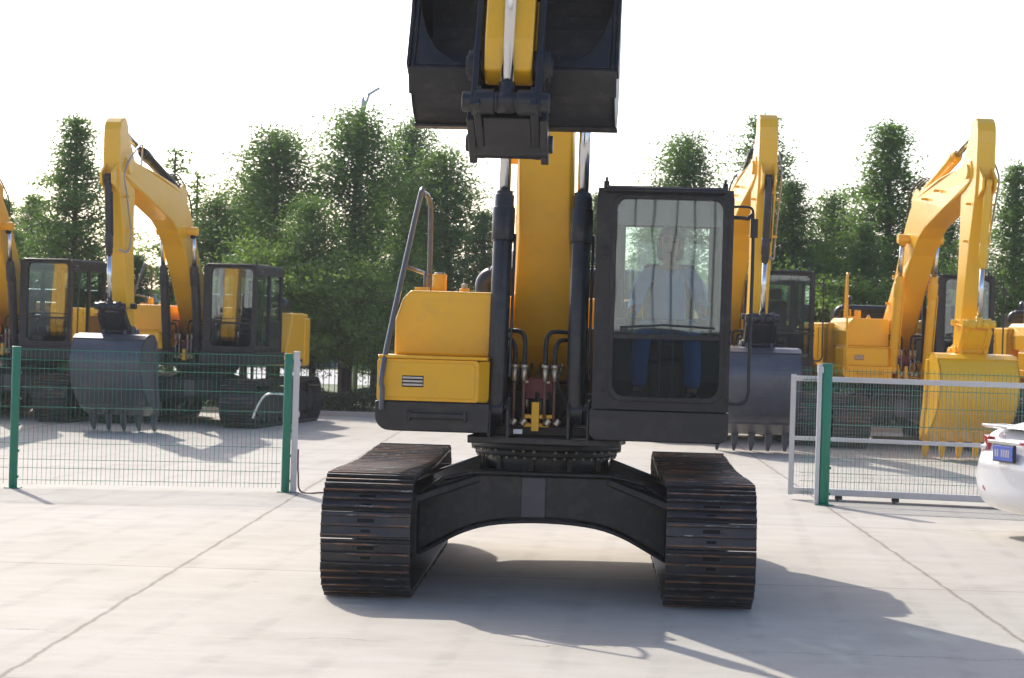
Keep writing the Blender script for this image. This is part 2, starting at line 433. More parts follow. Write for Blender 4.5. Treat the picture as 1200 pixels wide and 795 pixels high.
def excavator(label, loc, rz, tip, bucket_dir, style, detail, lkp=(-.08, .38, .50, .66, .56)):
    S = style
    root = empty('tracked_excavator', label, 'excavator', loc, rz, 'parked yellow crawler excavators' if not detail else None)
    Y_ = S['yellow']; LK = S['link']; CY = S['cyl']
    # ---- undercarriage
    track(root, -1.27, detail, True); track(root, 1.27, detail, False)
    uc = MB()
    lowc = smooth_path([(-.98, .25, 0), (-.80, .35, 0), (-.62, .44, 0), (-.42, .50, 0), (-.15, .528, 0), (.15, .528, 0), (.42, .50, 0), (.62, .44, 0), (.80, .35, 0), (.98, .25, 0)], 3)
    def arch(f0, f1):
        prof = [(-.98, .68), (-.80, .80), (-.55, .855), (.55, .855), (.80, .80), (.98, .68)] + [(p.x, p.y) for p in reversed(lowc)]
        uc.prism([(x, -f0, z) for x, z in prof], (0, f0 - f1, 0))
    arch(.85, .80); arch(-.80, -.85)
    # sloping top plates and legs
    for sx in (-1, 1):
        uc.prism([(sx * .5, -.86, .86), (sx * .99, -1.05, .69), (sx * 1.12, -.6, .73), (sx * .55, 0, .96), (sx * 1.12, .6, .73), (sx * .99, 1.05, .69), (sx * .5, .86, .86)], (0, 0, -.06))
        uc.prism([(sx * .98, -1.05, .70), (sx * 1.12, -1.05, .70), (sx * 1.12, -1.05, .22), (sx * .98, -1.05, .22)], (0, .5, 0))
        uc.prism([(sx * .98, .55, .70), (sx * 1.12, .55, .70), (sx * 1.12, .55, .22), (sx * .98, .55, .22)], (0, .5, 0))
    uc.box(-.62, .62, -.84, .84, .80, .872); uc.box(-.62, .62, -.83, .83, .50, .56)
    # lower flange of the arch and centre web plate
    low = [(p.x, p.y) for p in lowc]
    uc.prism([(x, -.90, z - .010) for x, z in low] + [(x, -.90, z - .038) for x, z in reversed(low)], (0, 1.8, 0))
    hi = [(-.98, .68), (-.80, .80), (-.55, .855), (.55, .855), (.80, .80), (.98, .68)]
    for i in range(len(hi) - 1):
        (xa, za), (xb, zb) = hi[i], hi[i + 1]
        uc.prism([(xa, -.92, za + .005), (xb, -.92, zb + .005), (xb, -.92, zb + .035), (xa, -.92, za + .035)], (0, .12, 0))
    uc.box(XC - .10, XC + .10, -.875, -.853, .53, .85, 1)
    uc.build('undercarriage_frame', ['frameblack', 'bucketgrey'], root, bevel=.01)
    sr = MB()
    sr.cyl((0, 0, .87), (0, 0, 1.0), .50, 48)
    for k in range(10):
        a = 2 * PI * k / 10 + .1; sr.box(.50 * math.cos(a) - .02, .50 * math.cos(a) + .02, .50 * math.sin(a) - .04, .50 * math.sin(a) + .04, .872, .985)
    sr.cyl((0, 0, .985), (0, 0, 1.035), .585, 60); sr.cyl((0, 0, 1.04), (0, 0, 1.085), .62, 60); sr.cyl((0, 0, 1.088), (0, 0, 1.12), .655, 60)
    ring = sr.build('swing_ring', 'frameblack', root, bevel=.004)
    if detail:
        bl = MB(); bl.cyl((0, 0, -.009), (0, 0, .009), .013, 6); b0_ = bl.build('ring_bolt', 'brass', ring)
        first = True
        for rr_, zz, kk in ((.565, .976, range(44)), (.605, 1.029, [k for k in range(44) if k % 4 != 1])):
            for k in kk:
                a = 2 * PI * k / 44; o = b0_ if first else b0_.copy()
                if not first: COL.objects.link(o); o.parent = ring
                first = False; o.location = (rr_ * math.cos(a), rr_ * math.sin(a), zz)
    # ---- upper frame
    dk = MB()
    dk.box(-1.25, 1.40, -.9, 1.95, 1.175, 1.26)
    dk.box(-.60, .58, -1.30, 1.0, 1.12, 1.174)
    dk.prism([(x, -1.50, z) for x, z in rrect(-1.30, -.42, 1.205, 1.425, (.11, .01, .01, .01))], (0, 2.2, 0))
    dk.box(-1.03, -.60, -1.545, -1.50, 1.30, 1.345)
    for x in (-1.03, -.60): dk.box(x - .012, x + .012, -1.55, -1.50, 1.28, 1.36)
    for x in (-.42, -.28, .185, .335):
        dk.xprism([(1.47, 1.175), (1.47, 1.38), (1.40, 1.47), (1.1, 1.47), (.9, 1.26), (.9, 1.175)], x - .012, x + .012)
    dk.cyl((-.43, -1.36, 1.40), (-.27, -1.36, 1.40), .035, 12); dk.cyl((.175, -1.36, 1.40), (.345, -1.36, 1.40), .035, 12)
    dk.box(-.44, .36, -.62, -.58, 1.18, 1.50)
    dk.box(-.41, .35, -1.0, -.6, 1.175, 1.25)
    dk.prism([(x, -1.50, z) for x, z in rrect(.345, 1.405, 1.18, 1.41, (.07, .09, .01, .01))], (0, 2.3, 0))
    for x in (XC - .31, XC + .31):
        dk.xprism([(.75, 1.26), (.42, 1.85), (.2, 1.97), (-.02, 1.85), (-.5, 1.26)], x - .022, x + .022)
    dk.build('revolving_frame', S['deck'], root, bevel=.008)
    # storage box
    sb = MB(); sb.prism([(x, -1.50, z) for x, z in rrect(-1.29, -.505, 1.43, 1.745, (.02, .02, .03, .03))], (0, .62, 0))
    sb.prism([(-.505, -1.497, 1.432), (-.505, -1.497, 1.742), (-.435, -1.40, 1.742), (-.435, -1.40, 1.432)], (0, .5, 0))
    sb.prism([(x, -1.508, z) for x, z in rrect(-1.265, -.535, 1.455, 1.72, (.03,) * 4)], (0, .01, 0))
    box = sb.build('storage_box', Y_, root, bevel=.012)
    lid = MB(); lid.box(-1.285, -.44, -1.515, -.9, 1.748, 1.772); lid.build('box_lid', Y_, box, bevel=.008)
    vg = MB()
    vg.box(-1.095, -.93, -1.5115, -1.509, 1.535, 1.62, 1)
    for k in range(3): vg.box(-1.09, -.935, -1.517, -1.5117, 1.545 + k * .026, 1.560 + k * .026, 0)
    vg.build('vent_grille', ['steel', 'slot'], box)
    # fuel tank
    ft = MB(); ft.prism([(-1.195, -1.25, 1.772), (-.425, -1.25, 1.772), (-.425, -1.25, 2.235), (-.45, -1.25, 2.265), (-1.08, -1.25, 2.265), (-1.14, -1.25, 2.20), (-1.195, -1.25, 2.04)], (0, 1.45, 0))
    tank = ft.build('fuel_tank', Y_, root, bevel=.02, seg=3)
    fc = MB(); fc.cyl((-.90, -.85, 2.26), (-.90, -.85, 2.40), .058, 20, 0); fc.cyl((-.90, -.85, 2.40), (-.90, -.85, 2.412), .045, 20, 1)
    fb2 = MB(); fb2.cyl((-.70, -.85, 2.26), (-.70, -.85, 2.295), .04, 16, 0); fb2.cyl((-.70, -.85, 2.295), (-.70, -.85, 2.33), .024, 12, 1); fb2.build('breather_cap', [Y_, 'steel'], tank, bevel=.003)
    fb2 = MB(); fb2.box(-1.09, -.98, -.92, -.82, 2.264, 2.295, 0); fb2.build('tank_hatch', Y_, tank, bevel=.003)
    fc.build('filler_cap', [Y_, 'steel'], tank, bevel=.003)
    # side doors, engine deck, counterweight
    sd = MB(); sd.box(-1.27, -.42, -.18, 1.94, 1.262, 2.18); 
    lsd = sd.build('side_cover', Y_, root, bevel=.025)
    ln = MB()
    for y0 in (-.14, .55, 1.25): ln.box(-1.278, -1.272, y0, y0 + .64, 1.33, 2.10)
    ln.build('side_door', Y_, lsd, bevel=.004)
    rs = MB(); rs.xprism([(-.50, 1.262), (-1.05, 2.19), (-1.94, 2.19), (-1.94, 1.262)], .42, 1.43); rs.build('side_cover', Y_, root, bevel=.025)
    eh = MB(); eh.box(-.70, .70, .85, 1.93, 1.9, 2.27); eh.build('engine_hood', Y_, root, bevel=.03)
    bh = MB(); bh.box(-.42, .42, .45, .85, 1.3, 2.02); bh.build('bulkhead', 'black', root, bevel=.02)
    cw = MB()
    arc = [(-1.30, -1.95), (-1.30, -2.35), (-1.12, -2.62), (-.6, -2.78), (0, -2.83), (.65, -2.78), (1.22, -2.62), (1.44, -2.35), (1.44, -1.95)]
    cw.prism([(x, -f, 1.12) for x, f in arc], (0, 0, .98)); 
    cw.prism([(x * .97, -f * .985 - .015, 2.10) for x, f in arc], (0, 0, .08))
    cw.build('counterweight', Y_, root, bevel=.04, seg=3)
    ec = MB()
    px = smooth_path([(-.72, 1.30, 2.30), (-.72, 1.30, 2.38), (-.66, 1.30, 2.43), (-.5, 1.30, 2.44), (.9, 1.30, 2.44), (1.06, 1.30, 2.43), (1.14, 1.30, 2.38), (1.14, 1.30, 2.30)], 4)
    ec.tube(px, .095, 18); ec.box(-.74, 1.16, 1.22, 1.9, 2.20, 2.44); ec.build('engine_cover', 'black', root, bevel=.03)
    ep = MB(); ep.tube(smooth_path([(-.50, 1.45, 2.3), (-.50, 1.45, 2.58), (-.49, 1.47, 2.64), (-.46, 1.53, 2.67)], 4), .045, 14); ep.build('exhaust_pipe', 'white' if detail else 'black', root)
    # hand rail
    hr = MB()
    hr.tube(smooth_path([(-1.245, -1.53, 1.36), (-1.24, -1.55, 1.50), (-1.235, -1.50, 1.75), (-1.09, -.80, 2.96), (-1.07, -.74, 3.02), (-1.05, -.64, 3.03), (-1.035, -.52, 2.97), (-1.03, -.46, 2.85), (-1.03, -.42, 2.26)], 6), .021, 10)
    hr.tube([(-1.15, -1.12, 2.45), (-1.03, -.42, 2.40)], .016, 8)
    hr.tube([(-1.02, -.80, 2.42), (-1.02, -.80, 2.26)], .014, 8)
    hr.build('handrail', S['rail'], root)
    # ---- cab
    cabx0, cabx1, yf = .36, 1.40, -1.50
    cb = MB()
    outer = [(x, yf, z) for x, z in rrect(cabx0, cabx1, 1.415, 3.055, (.02, .02, .05, .05))]
    lower_o = [(x, yf, z) for x, z in rrect(.505, 1.325, 1.51, 3.00, (.10, .10, .09, .09))]
    cb.ring(outer, lower_o, (0, .09, 0))
    # inner raised gasket frame and mid bar
    cb.ring([(x, yf - .012, z) for x, z in rrect(.475, 1.355, 1.48, 3.02, (.11, .11, .10, .10))], [(x, yf - .012, z) for x, z in rrect(.512, 1.318, 1.517, 2.993, (.095, .095, .085, .085))], (0, .02, 0))
    cb.box(.50, 1.33, yf - .006, yf + .06, 1.945, 1.985)
    # roof
    cb.box(cabx0 + .005, cabx1 - .005, yf + .04, .42, 2.985, 3.07)
    cb.box(cabx0 + .07, cabx1 - .07, yf - .03, .30, 3.058, 3.085)
    cb.cyl((cabx0 + .07, yf - .03, 3.055), (cabx1 - .07, yf - .03, 3.055), .024, 10)
    for x in (cabx0 + .02, cabx1 - .085):
        cb.box(x, x + .065, yf + .09, yf + .13, 1.42, 3.0)
        cb.box(x, x + .065, -.50, -.42, 1.42, 3.0); cb.box(x, x + .065, .33, .42, 1.42, 3.0)
        cb.box(x, x + .065, yf + .09, .42, 2.88, 2.99); cb.box(x, x + .065, yf + .09, .42, 1.415, 1.52)
        cb.box(x + .01, x + .055, -.42, .35, 1.52, 2.02)
    cb.box(cabx0 + .03, cabx1 - .03, .36, .42, 1.42, 2.12); cb.box(cabx0 + .03, cabx1 - .03, .36, .42, 2.86, 2.99)
    cb.box(cabx0 + .03, cabx0 + .17, .36, .42, 2.12, 2.9); cb.box(cabx1 - .17, cabx1 - .03, .36, .42, 2.12, 2.9)
    cb.box(cabx0 + .02, cabx1 - .02, yf + .05, .40, 1.412, 1.45)
    for x, z in ((.445, 2.02), (.445, 1.92), (.445, 1.56), (1.395, 2.02), (1.395, 1.93), (1.39, 1.52), (.43, 2.55), (.43, 2.62)):
        cb.cyl((x, yf - .016, z), (x, yf, z), .016, 10)
    cab = cb.build('cab', 'cabgrey', root, bevel=.016, seg=3)
    gl = MB(); gl.prism([(x, yf + .035, z) for x, z in rrect(.50, 1.33, 1.965, 3.005, (.01, .01, .09, .09))], (0, .006, 0)); gl.build('front_window', 'glass', cab)
    gl = MB(); gl.prism([(x, yf + .035, z) for x, z in rrect(.50, 1.33, 1.505, 1.955, (.10, .10, .01, .01))], (0, .006, 0)); gl.build('lower_window', 'glassdark', cab)
    for x in (cabx0 + .05, cabx1 - .055):
        gl = MB(); gl.box(x, x + .005, yf + .12, -.49, 1.5, 2.9); gl.build('side_window', 'glass', cab)
        gl = MB(); gl.box(x, x + .005, -.43, .34, 2.0, 2.9); gl.build('rear_side_window', 'glass', cab)
    gl = MB(); gl.box(cabx0 + .15, cabx1 - .15, .385, .39, 2.1, 2.88); gl.build('rear_window', 'glass', cab)
    it = MB()
    it.box(.70, 1.12, -.55, -.10, 1.78, 1.92, 0); it.box(.70, 1.12, -.12, .0, 1.85, 2.55, 0); it.box(.80, 1.02, -.10, .0, 2.58, 2.78, 0)
    it.box(.76, 1.06, -.5, -.1, 1.45, 1.78, 1)
    it.build('seat', ['seat', 'plastic'], cab, bevel=.04, seg=3)
    it = MB()
    for x in (.50, 1.17):
        it.box(x, x + .15, -.85, -.1, 1.62, 1.98, 0); it.tube([(x + .07, -.82, 1.95), (x + .07, -.86, 2.15)], .012, 8); it.cyl((x + .07, -.86, 2.13), (x + .07, -.87, 2.23), .026, 12)
    for x in (.86, .96):
        it.tube([(x, -1.15, 1.46), (x, -1.12, 1.95)], .011, 8); it.box(x - .045, x + .03, -1.33, -1.1, 1.47, 1.49)
    it.box(.46, .56, -1.30, -1.15, 2.1, 2.38, 0)
    it.box(.505, 1.325, yf + .10, yf + .15, 2.02, 2.06)
    it.build('control_console', 'plastic', cab, bevel=.01)
    wp = MB(); wp.tube([(.56, yf - .03, 2.03), (.9, yf - .035, 2.055), (1.28, yf - .03, 2.04)], .008, 6); wp.box(.56, .62, yf - .04, yf - .005, 1.99, 2.03); wp.build('wiper', 'plastic', cab)
    if detail:
        sn = MB(); sn.box(.52, 1.31, yf + .11, yf + .115, 2.80, 2.985); sn.build('sun_visor', 'seatgrey', cab)
    grail = MB(); grail.tube(smooth_path([(1.40, -1.50, 1.49), (1.50, -1.53, 1.49), (1.545, -1.55, 1.56), (1.545, -1.55, 1.75), (1.545, -1.53, 2.8), (1.50, -1.52, 2.86), (1.40, -1.48, 2.87)], 5), .014, 8)
    grail.build('grab_rail', 'plastic', cab)
    mr = MB(); mr.tube(smooth_path([(1.40, -1.46, 2.95), (1.50, -1.50, 2.95), (1.54, -1.52, 2.92), (1.545, -1.52, 2.82)], 4), .010, 8); mr.prism([(1.525, -1.57, 2.72), (1.58, -1.57, 2.72), (1.58, -1.57, 2.86), (1.525, -1.57, 2.86)], (0, .05, 0)); mr.build('mirror', 'plastic', cab, bevel=.006)
    for x in (cabx0 + .06, cabx1 - .07):
        an = MB(); an.cyl((x, -1.3, 3.06), (x, -1.3, 3.13), .022, 10); an.cyl((x, -1.3, 3.13), (x, -1.3, 3.16), .010, 8); an.build('roof_fitting', 'black', cab)
    # ---- boom, stick, bucket
    F = Vector((.2, 1.75)); tip = Vector(tip)
    T = circ2(F, 5.7, tip, 2.95, lambda p: p.y)
    c = (T - F).normalized(); n = Vector((-c.y, c.x))
    def bp(s, e): return F + c * s + n * e
    prof = [(-.20, -.05), (-.05, -.21), (.30, -.20), (1.2, .03), (2.0, .30), (2.45, .44), (2.9, .50), (3.3, .46), (4.4, .14), (5.4, -.17), (5.72, -.21), (5.9, -.08), (5.9, .08), (5.72, .22), (5.4, .30), (4.4, .74), (3.4, 1.16), (3.0, 1.25), (2.6, 1.24), (2.2, 1.13), (1.2, .66), (.3, .25), (0, .2), (-.18, .1)]
    bm_ = MB(); A, B = [], []
    for s_, e in prof:
        w = .265 if s_ < .35 else (.205 if s_ < 5.3 else .17)
        if .35 <= s_ < .0: w = .22
        p = bp(s_, e); A.append(bm_.bm.verts.new((XC - w, -p.x, p.y))); B.append(bm_.bm.verts.new((XC + w, -p.x, p.y)))
    bm_.face(A); bm_.face(list(reversed(B)))
    for i in range(len(A)): j = (i + 1) % len(A); bm_.face([A[i], B[i], B[j], A[j]])
    boom = bm_.build('boom', Y_, root, bevel=.018, seg=3)
    def pin(p, hw, r, mb, mi=0): mb.cyl((XC - hw, -p.x, p.y), (XC + hw, -p.x, p.y), r, 20, mi)
    cp = bp(2.38, .82); sbp = bp(2.75, 1.46)
    for p_, hw_, r_ in ((cp, .40, .085), (F, .335, .11), (T, .21, .12)):
        bk = MB(); pin(p_, hw_, r_, bk); bk.build('pivot_pin', Y_, boom, bevel=.006)
    for sx in (-.13, .09):
        bk = MB(); bk.xprism([tuple(bp(*q)) for q in ((2.35, 1.15), (3.2, 1.15), (2.9, 1.53), (2.62, 1.53))], XC + sx, XC + sx + .04); bk.build('cylinder_bracket', Y_, boom, bevel=.006)
    for s_ in (.9, 1.5, 3.6, 4.3):
        bk = MB(); p = bp(s_, .1 + s_ * .33 if s_ < 2 else 1.1 - .42 * (s_ - 3)); bk.box(XC - .30, XC - .2, -p.x - .03, -p.x + .03, p.y - .02, p.y + .02); bk.build('boom_tab', Y_, boom, bevel=.004)
    def cylinder(name, P0, P1, x, rt, rr, Lt, rod=True):
        P0 = G(P0.x, P0.y, x); P1 = G(P1.x, P1.y, x); d = (P1 - P0).normalized(); m = MB()
        m.tube([P0, P0 + d * Lt], rt, 24); m.tube([P0 + d * (Lt - .36), P0 + d * (Lt - .10)], rt * 1.17, 24); m.tube([P0 + d * (Lt - .1), P0 + d * (Lt + .03)], rt * .85, 24)
        m.cyl((x - rt * .8, P0.y, P0.z), (x + rt * .8, P0.y, P0.z), rt * 1.05, 20)
        side = rt * 1.25
        m.tube([P0 + d * .25 + Vector((side, -.01, 0)), P0 + d * (Lt - .3) + Vector((side, -.01, 0))], .012, 8)
        o = m.build(name, CY, root, bevel=.004)
        r = MB(); r.tube([P0 + d * (Lt - .02), P1 - d * .05], rr, 20); r.build('cylinder_rod', 'chrome', o)
        e = MB(); e.cyl((x - rr * 1.3, P1.y, P1.z), (x + rr * 1.3, P1.y, P1.z), rr * 1.75, 18); e.tube([P1 - d * .12, P1], rr * 1.3, 16); e.build('rod_eye', LK, o)
        return o
    base = Vector((1.36, 1.38))
    for sx in (-.305, .305): cylinder('boom_cylinder', base, cp, XC + sx, .076, .045, 1.65)
    s = (tip - T).normalized(); v = Vector((-s.y, s.x))
    def sp_(a, b): return T + s * a + v * b
    sprof = [(-.86, .02), (-.86, .16), (-.80, .27), (-.68, .335), (-.5, .37), (.0, .43), (.35, .44), (1.0, .34), (2.0, .24), (2.85, .17), (3.04, .12), (3.08, 0), (3.02, -.12), (2.85, -.16), (1.6, -.2), (.9, -.27), (.25, -.38), (-.05, -.40), (-.25, -.3), (-.55, -.12), (-.75, -.08)]
    sk = MB(); sk.xprism([tuple(sp_(*q)) for q in sprof], XC - .15, XC + .15); stick = sk.build('stick', Y_, root, bevel=.02, seg=3)
    cbase = sp_(.12, .60)
    for sx in (-.12, .08):
        sbr = MB(); sbr.xprism([tuple(sp_(*q)) for q in ((-.12, .40), (.42, .40), (.22, .68), (.04, .68))], XC + sx, XC + sx + .04); sbr.build('cylinder_bracket', Y_, stick, bevel=.005)
    for a_ in (.5, 1.1):
        sbr = MB(); p = sp_(a_, .2); sbr.box(XC - .22, XC + .24, -p.x - .02, -p.x + .02, p.y - .02, p.y + .02); sbr.build('hose_clamp', Y_, stick, bevel=.005)
    st_end = sp_(-.72, .02)
    cylinder('stick_cylinder', sbp, st_end, XC, .088, .052, (st_end - sbp).length * .62)
    Bt = Vector(bucket_dir).normalized(); Bv = Vector((-Bt.y, Bt.x))
    def q_(u, w): return tip + Bt * u + Bv * w
    Bp = q_(lkp[0], lkp[1]); Gp = sp_(2.95 - lkp[2], .02)
    P = circ2(Gp, lkp[3], Bp, lkp[4], lambda p: (p - tip).dot(v))
    cylinder('bucket_cylinder', cbase, P, XC, .062, .040, 1.32)
    lk = MB()
    for sx in (-.215, .175):
        lk.xprism([tuple(x) for x in (Gp + (P - Gp).normalized() * -.09 + v * -.07, Gp + (P - Gp).normalized() * -.09 + v * .07, P + v * .075 - s * -.06, P + v * -.075 - s * -.06)], XC + sx, XC + sx + .04)
    pin(Gp, .25, .05, lk); pin(P, .27, .062, lk); lk.cyl((XC - .19, -P.x, P.y), (XC - .07, -P.x, P.y), .078, 20); lk.cyl((XC + .07, -P.x, P.y), (XC + .19, -P.x, P.y), .078, 20)
    lk.build('guide_link', LK, root, bevel=.008)
    hl = MB(); d = (Bp - P).normalized(); dn = Vector((-d.y, d.x))
    hl.xprism([tuple(P + dn * .05 + d * .1), tuple(Bp + dn * .07 - d * .02), tuple(Bp - dn * .07 - d * .02), tuple(P - dn * .05 + d * .1)], XC - .15, XC + .15)
    for sx in (-.20, .15): hl.xprism([tuple(P + dn * .07 - d * .07), tuple(Bp + dn * .07 + d * .07), tuple(Bp - dn * .07 + d * .07), tuple(P - dn * .07 - d * .07)], XC + sx, XC + sx + .05)
    pin(Bp, .275, .055, hl); hl.cyl((XC - .25, -Bp.x, Bp.y), (XC + .25, -Bp.x, Bp.y), .092, 20)
    for sx in (-.25, .20): hl.xprism([tuple(P + dn * .05 + d * .12), tuple(Bp + dn * .10 + d * .08), tuple(Bp - dn * .09 + d * .08), tuple(P - dn * .05 + d * .12)], XC + sx, XC + sx + .05)
    hl.build('bucket_link', LK, root, bevel=.008)
    # bucket
    hw = .65
    outl = [(.10, .16), (.0, .30), (-.03, .50), (.02, .70), (.14, .86), (.32, .96), (.52, .98), (.74, .92), (.95, .78), (1.15, .56), (1.32, .26), (1.44, .0)]
    outl = [tuple(p) for p in smooth_path([(a, b, 0) for a, b in outl], 3)]; outl = [(p[0], p[1]) for p in outl]
    inn = []
    for i, (a, b) in enumerate(outl):
        p0 = Vector(outl[max(i - 1, 0)]); p1 = Vector(outl[min(i + 1, len(outl) - 1)]); t = (p1 - p0).normalized(); inn.append(Vector((a, b)) + Vector((t.y, -t.x)) * .03)
    bu = MB()
    bu.xprism([tuple(q_(*p)) for p in outl] + [tuple(q_(p.x, p.y)) for p in reversed(inn)], XC - hw, XC + hw)
    for sx in (-1, 1):
        x0 = XC + sx * hw; prof2 = [q_(*p) for p in outl] + [q_(1.25, -.02), q_(.85, .10), q_(.45, .16)]
        bu.xprism([tuple(x) for x in prof2], x0, x0 - sx * .03)
        # edge bar and wear plate of the side
        bu.xprism([tuple(x) for x in (q_(.10, .14), q_(.45, .13), q_(.85, .07), q_(1.30, -.05), q_(1.42, .02), q_(1.30, .12), q_(.9, .22), q_(.45, .27), q_(.10, .26))], x0, x0 + sx * .022)
    for a, b in ((0, 3), (8, 10), (28, 31)):
        bu.xprism([tuple(x) for x in (q_(*outl[a]), q_(*outl[b]), q_(*outl[b]) + (q_(*outl[b]) - q_(.5, .4)).normalized() * .02, q_(*outl[a]) + (q_(*outl[a]) - q_(.5, .4)).normalized() * .02)], XC - hw - .01, XC + hw + .01)
    for sx in (-1, 1):
        cr = [(hw - .03, .12), (hw - .03, .62), (hw - .05, .50), (hw - .09, .36), (hw - .16, .24), (hw - .26, .16), (hw - .36, .12)]
        bu.prism([G(q_(a, .17).x, q_(a, .17).y, XC + sx * x) for x, a in cr], G(Bv.x * .02, Bv.y * .02))
    bucket = bu.build('bucket', S['bucket'], root, bevel=.006)
    er = MB()
    for x in (XC - .225, XC + .175):
        er.xprism([tuple(x_) for x_ in (q_(.06, -.11), q_(-.07, -.08), q_(-.13, .05), q_(-.19, .36), q_(-.13, .48), q_(.0, .56), q_(.10, .50), q_(.12, .1))], x, x + .05)
        er.cyl((x - .03, -tip.x, tip.y), (x + .08, -tip.x, tip.y), .095, 20)
    pin(tip, .27, .06, er)
    er.build('bucket_ears', S['bucket'], bucket, bevel=.006)
    for k in range(5):
        x = XC + (-.56 + .28 * k); tm = MB()
        base0 = [q_(1.34, .07), q_(1.34, -.03)]; mid0 = [q_(1.58, .02), q_(1.58, -.06)]; end0 = [q_(1.72, -.045), q_(1.72, -.065)]
        rings = []
        for pr, w in ((base0, .058), (mid0, .052), (end0, .022)):
            a, b = pr; rings.append([tm.bm.verts.new(G(a.x, a.y, x - w)), tm.bm.verts.new(G(a.x, a.y, x + w)), tm.bm.verts.new(G(b.x, b.y, x + w)), tm.bm.verts.new(G(b.x, b.y, x - w))])
        tm.face(rings[0]); tm.face(list(reversed(rings[2])))
        for i in range(2):
            for j in range(4): tm.face([rings[i][j], rings[i][(j + 1) % 4], rings[i + 1][(j + 1) % 4], rings[i + 1][j]])
        tm.build('bucket_tooth', S['bucket'], bucket, bevel=.006)
    # ---- hoses and lines
    hs = MB()
    e1 = bp(2.3, 1.2); e2 = bp(3.1, 1.4); nn = n
    for k, dx in enumerate((-.07, .0, .07)):
        hs.tube(smooth_path([G(*bp(1.9, 1.02), XC + dx), G(*bp(2.1, 1.42 + .05 * k), XC + dx), G(*bp(2.6, 1.65 + .03 * k), XC + dx - .05), G(*bp(3.2, 1.55), XC + dx), G(*bp(3.5, 1.28), XC + dx)], 5), .016, 7)
    hs.build('hydraulic_hoses', 'rubber', boom)
    hz = MB()
    hz.tube(smooth_path([G(*bp(5.2, .38), XC + .17), G(*bp(5.5, .62), XC + .22), G(*sp_(.0, .35), XC + .23), G(*sp_(.5, .3), XC + .23), G(*sp_(1.2, .12), XC + .22), G(*sp_(1.45, .26), XC + .19), G(*sp_(1.4, .42), XC + .10)], 6), .017, 8)
    hz.build('hydraulic_hose', 'steel', stick)
    for sx, x, xo in ((1, -.18, -.27), (1, -.105, -.27), (-1, .06, .27), (-1, .135, .27)):
        x += XC; xo += XC; lines = MB()
        lines.cyl((x, -1.22, 1.26), (x, -1.22, 1.62), .0125, 8, 0)
        lines.cyl((x, -1.22, 1.60), (x, -1.22, 1.71), .019, 8, 1); lines.cyl((x, -1.22, 1.70), (x, -1.22, 1.725), .03, 6, 1)
        hh = 1.97 if abs(x - XC) < .12 else 1.91
        lines.tube(smooth_path([(x, -1.22, 1.72), (x, -1.22, hh - .07), (x - sx * .03, -1.2, hh), (x - sx * .12, -1.15, hh + .01), (xo - sx * .05, -1.0, hh)], 5), .018, 8, 2)
        lines.build('hydraulic_line', ['copper' if detail else 'steel', 'brass', 'rubber'], root)
    vb = MB(); vb.box(XC - .12, XC + .11, -1.05, -.75, 1.46, 1.62, 1); vb.box(XC - .11, XC - .08, -1.06, -1.05, 1.58, 1.60, 0); vb.box(XC + .06, XC + .09, -1.06, -1.05, 1.58, 1.60, 0)
    vb.box(XC - .12, XC + .13, -1.20, -1.06, 1.315, 1.345, 2); vb.box(XC - .04, XC + .02, -1.22, -1.06, 1.22, 1.44, 2); vb.box(XC - .10, XC + .10, -1.19, -1.0, 1.25, 1.28, 2)
    vb.cyl((XC, -.95, 1.25), (XC, -.95, 1.46), .11, 20, 3)
    for x in (-.19, -.115, .075, .15): vb.cyl((XC + x, -1.24, 1.27), (XC + x + .03, -1.24, 1.31), .025, 8, 0)
    vb.build('swing_motor', ['brass', 'redpaint', Y_, 'black'], root, bevel=.006)
    hv = MB()
    for k in range(5):
        x0 = XC - .16 + .08 * k
        hv.tube(smooth_path([(x0, -1.0, 1.3), (x0 + .03 * (k - 2), -1.08, 1.42), (x0 - .02, -.98, 1.58), (x0, -.75, 1.72)], 4), .014, 7)
    hv.build('hose_bundle', 'rubber', root)
    if detail:
        pl = MB(); pl.box(XC - .17, XC - .10, -1.305, -1.30, 1.20, 1.235); pl.build('id_plate', 'white', root)
    return root

dark = dict(yellow='yellow', link='black', cyl='black', bucket='bucket', rail='steel', deck='black')
darkbg = dict(yellow='yellow', link='black', cyl='black', bucket='bucketgrey', rail='railgrey', deck='black')
yel = dict(yellow='yellow2', link='yellow2', cyl='yellow2', bucket='yellow2', rail='yellow2', deck='yellow2')

MAIN_LOC = (.375, 19.2, 0); MAIN_RZ = R(-4.4)
dark_main = dict(dark); dark_main['rail'] = 'railgrey'
main = excavator('large yellow and black excavator in the foreground with raised bucket and man in the cab', MAIN_LOC, MAIN_RZ,
                 (4.75, 3.60), (-.48, .877), dark_main, True, (-.33, .36, .50, .80, .42))
main.scale = (1, 1, 1.02)
for o in main.children:
    if o.name.split('.')[0] in ('crawler_track', 'undercarriage_frame', 'swing_ring'): o.rotation_euler = (0, 0, R(2.4)); o.location.x = -.065
bg = excavator('yellow excavator behind the left fence between two posts, dark bucket reaching down at its left', (0, 0, 0), 0, (4.65, 1.72), (-.06, -1.0), darkbg, False)
bgy = excavator('all yellow excavator behind the sliding gate with yellow bucket hanging down', (0, 0, 0), 0, (4.65, 1.72), (-.06, -1.0), yel, False)
def place(root, px, D, yaw, label=None):
    p = W(px, 380, D); root.location = (p.x, D, 0); root.rotation_euler = (0, 0, R(yaw))
    if label: root['label'] = label
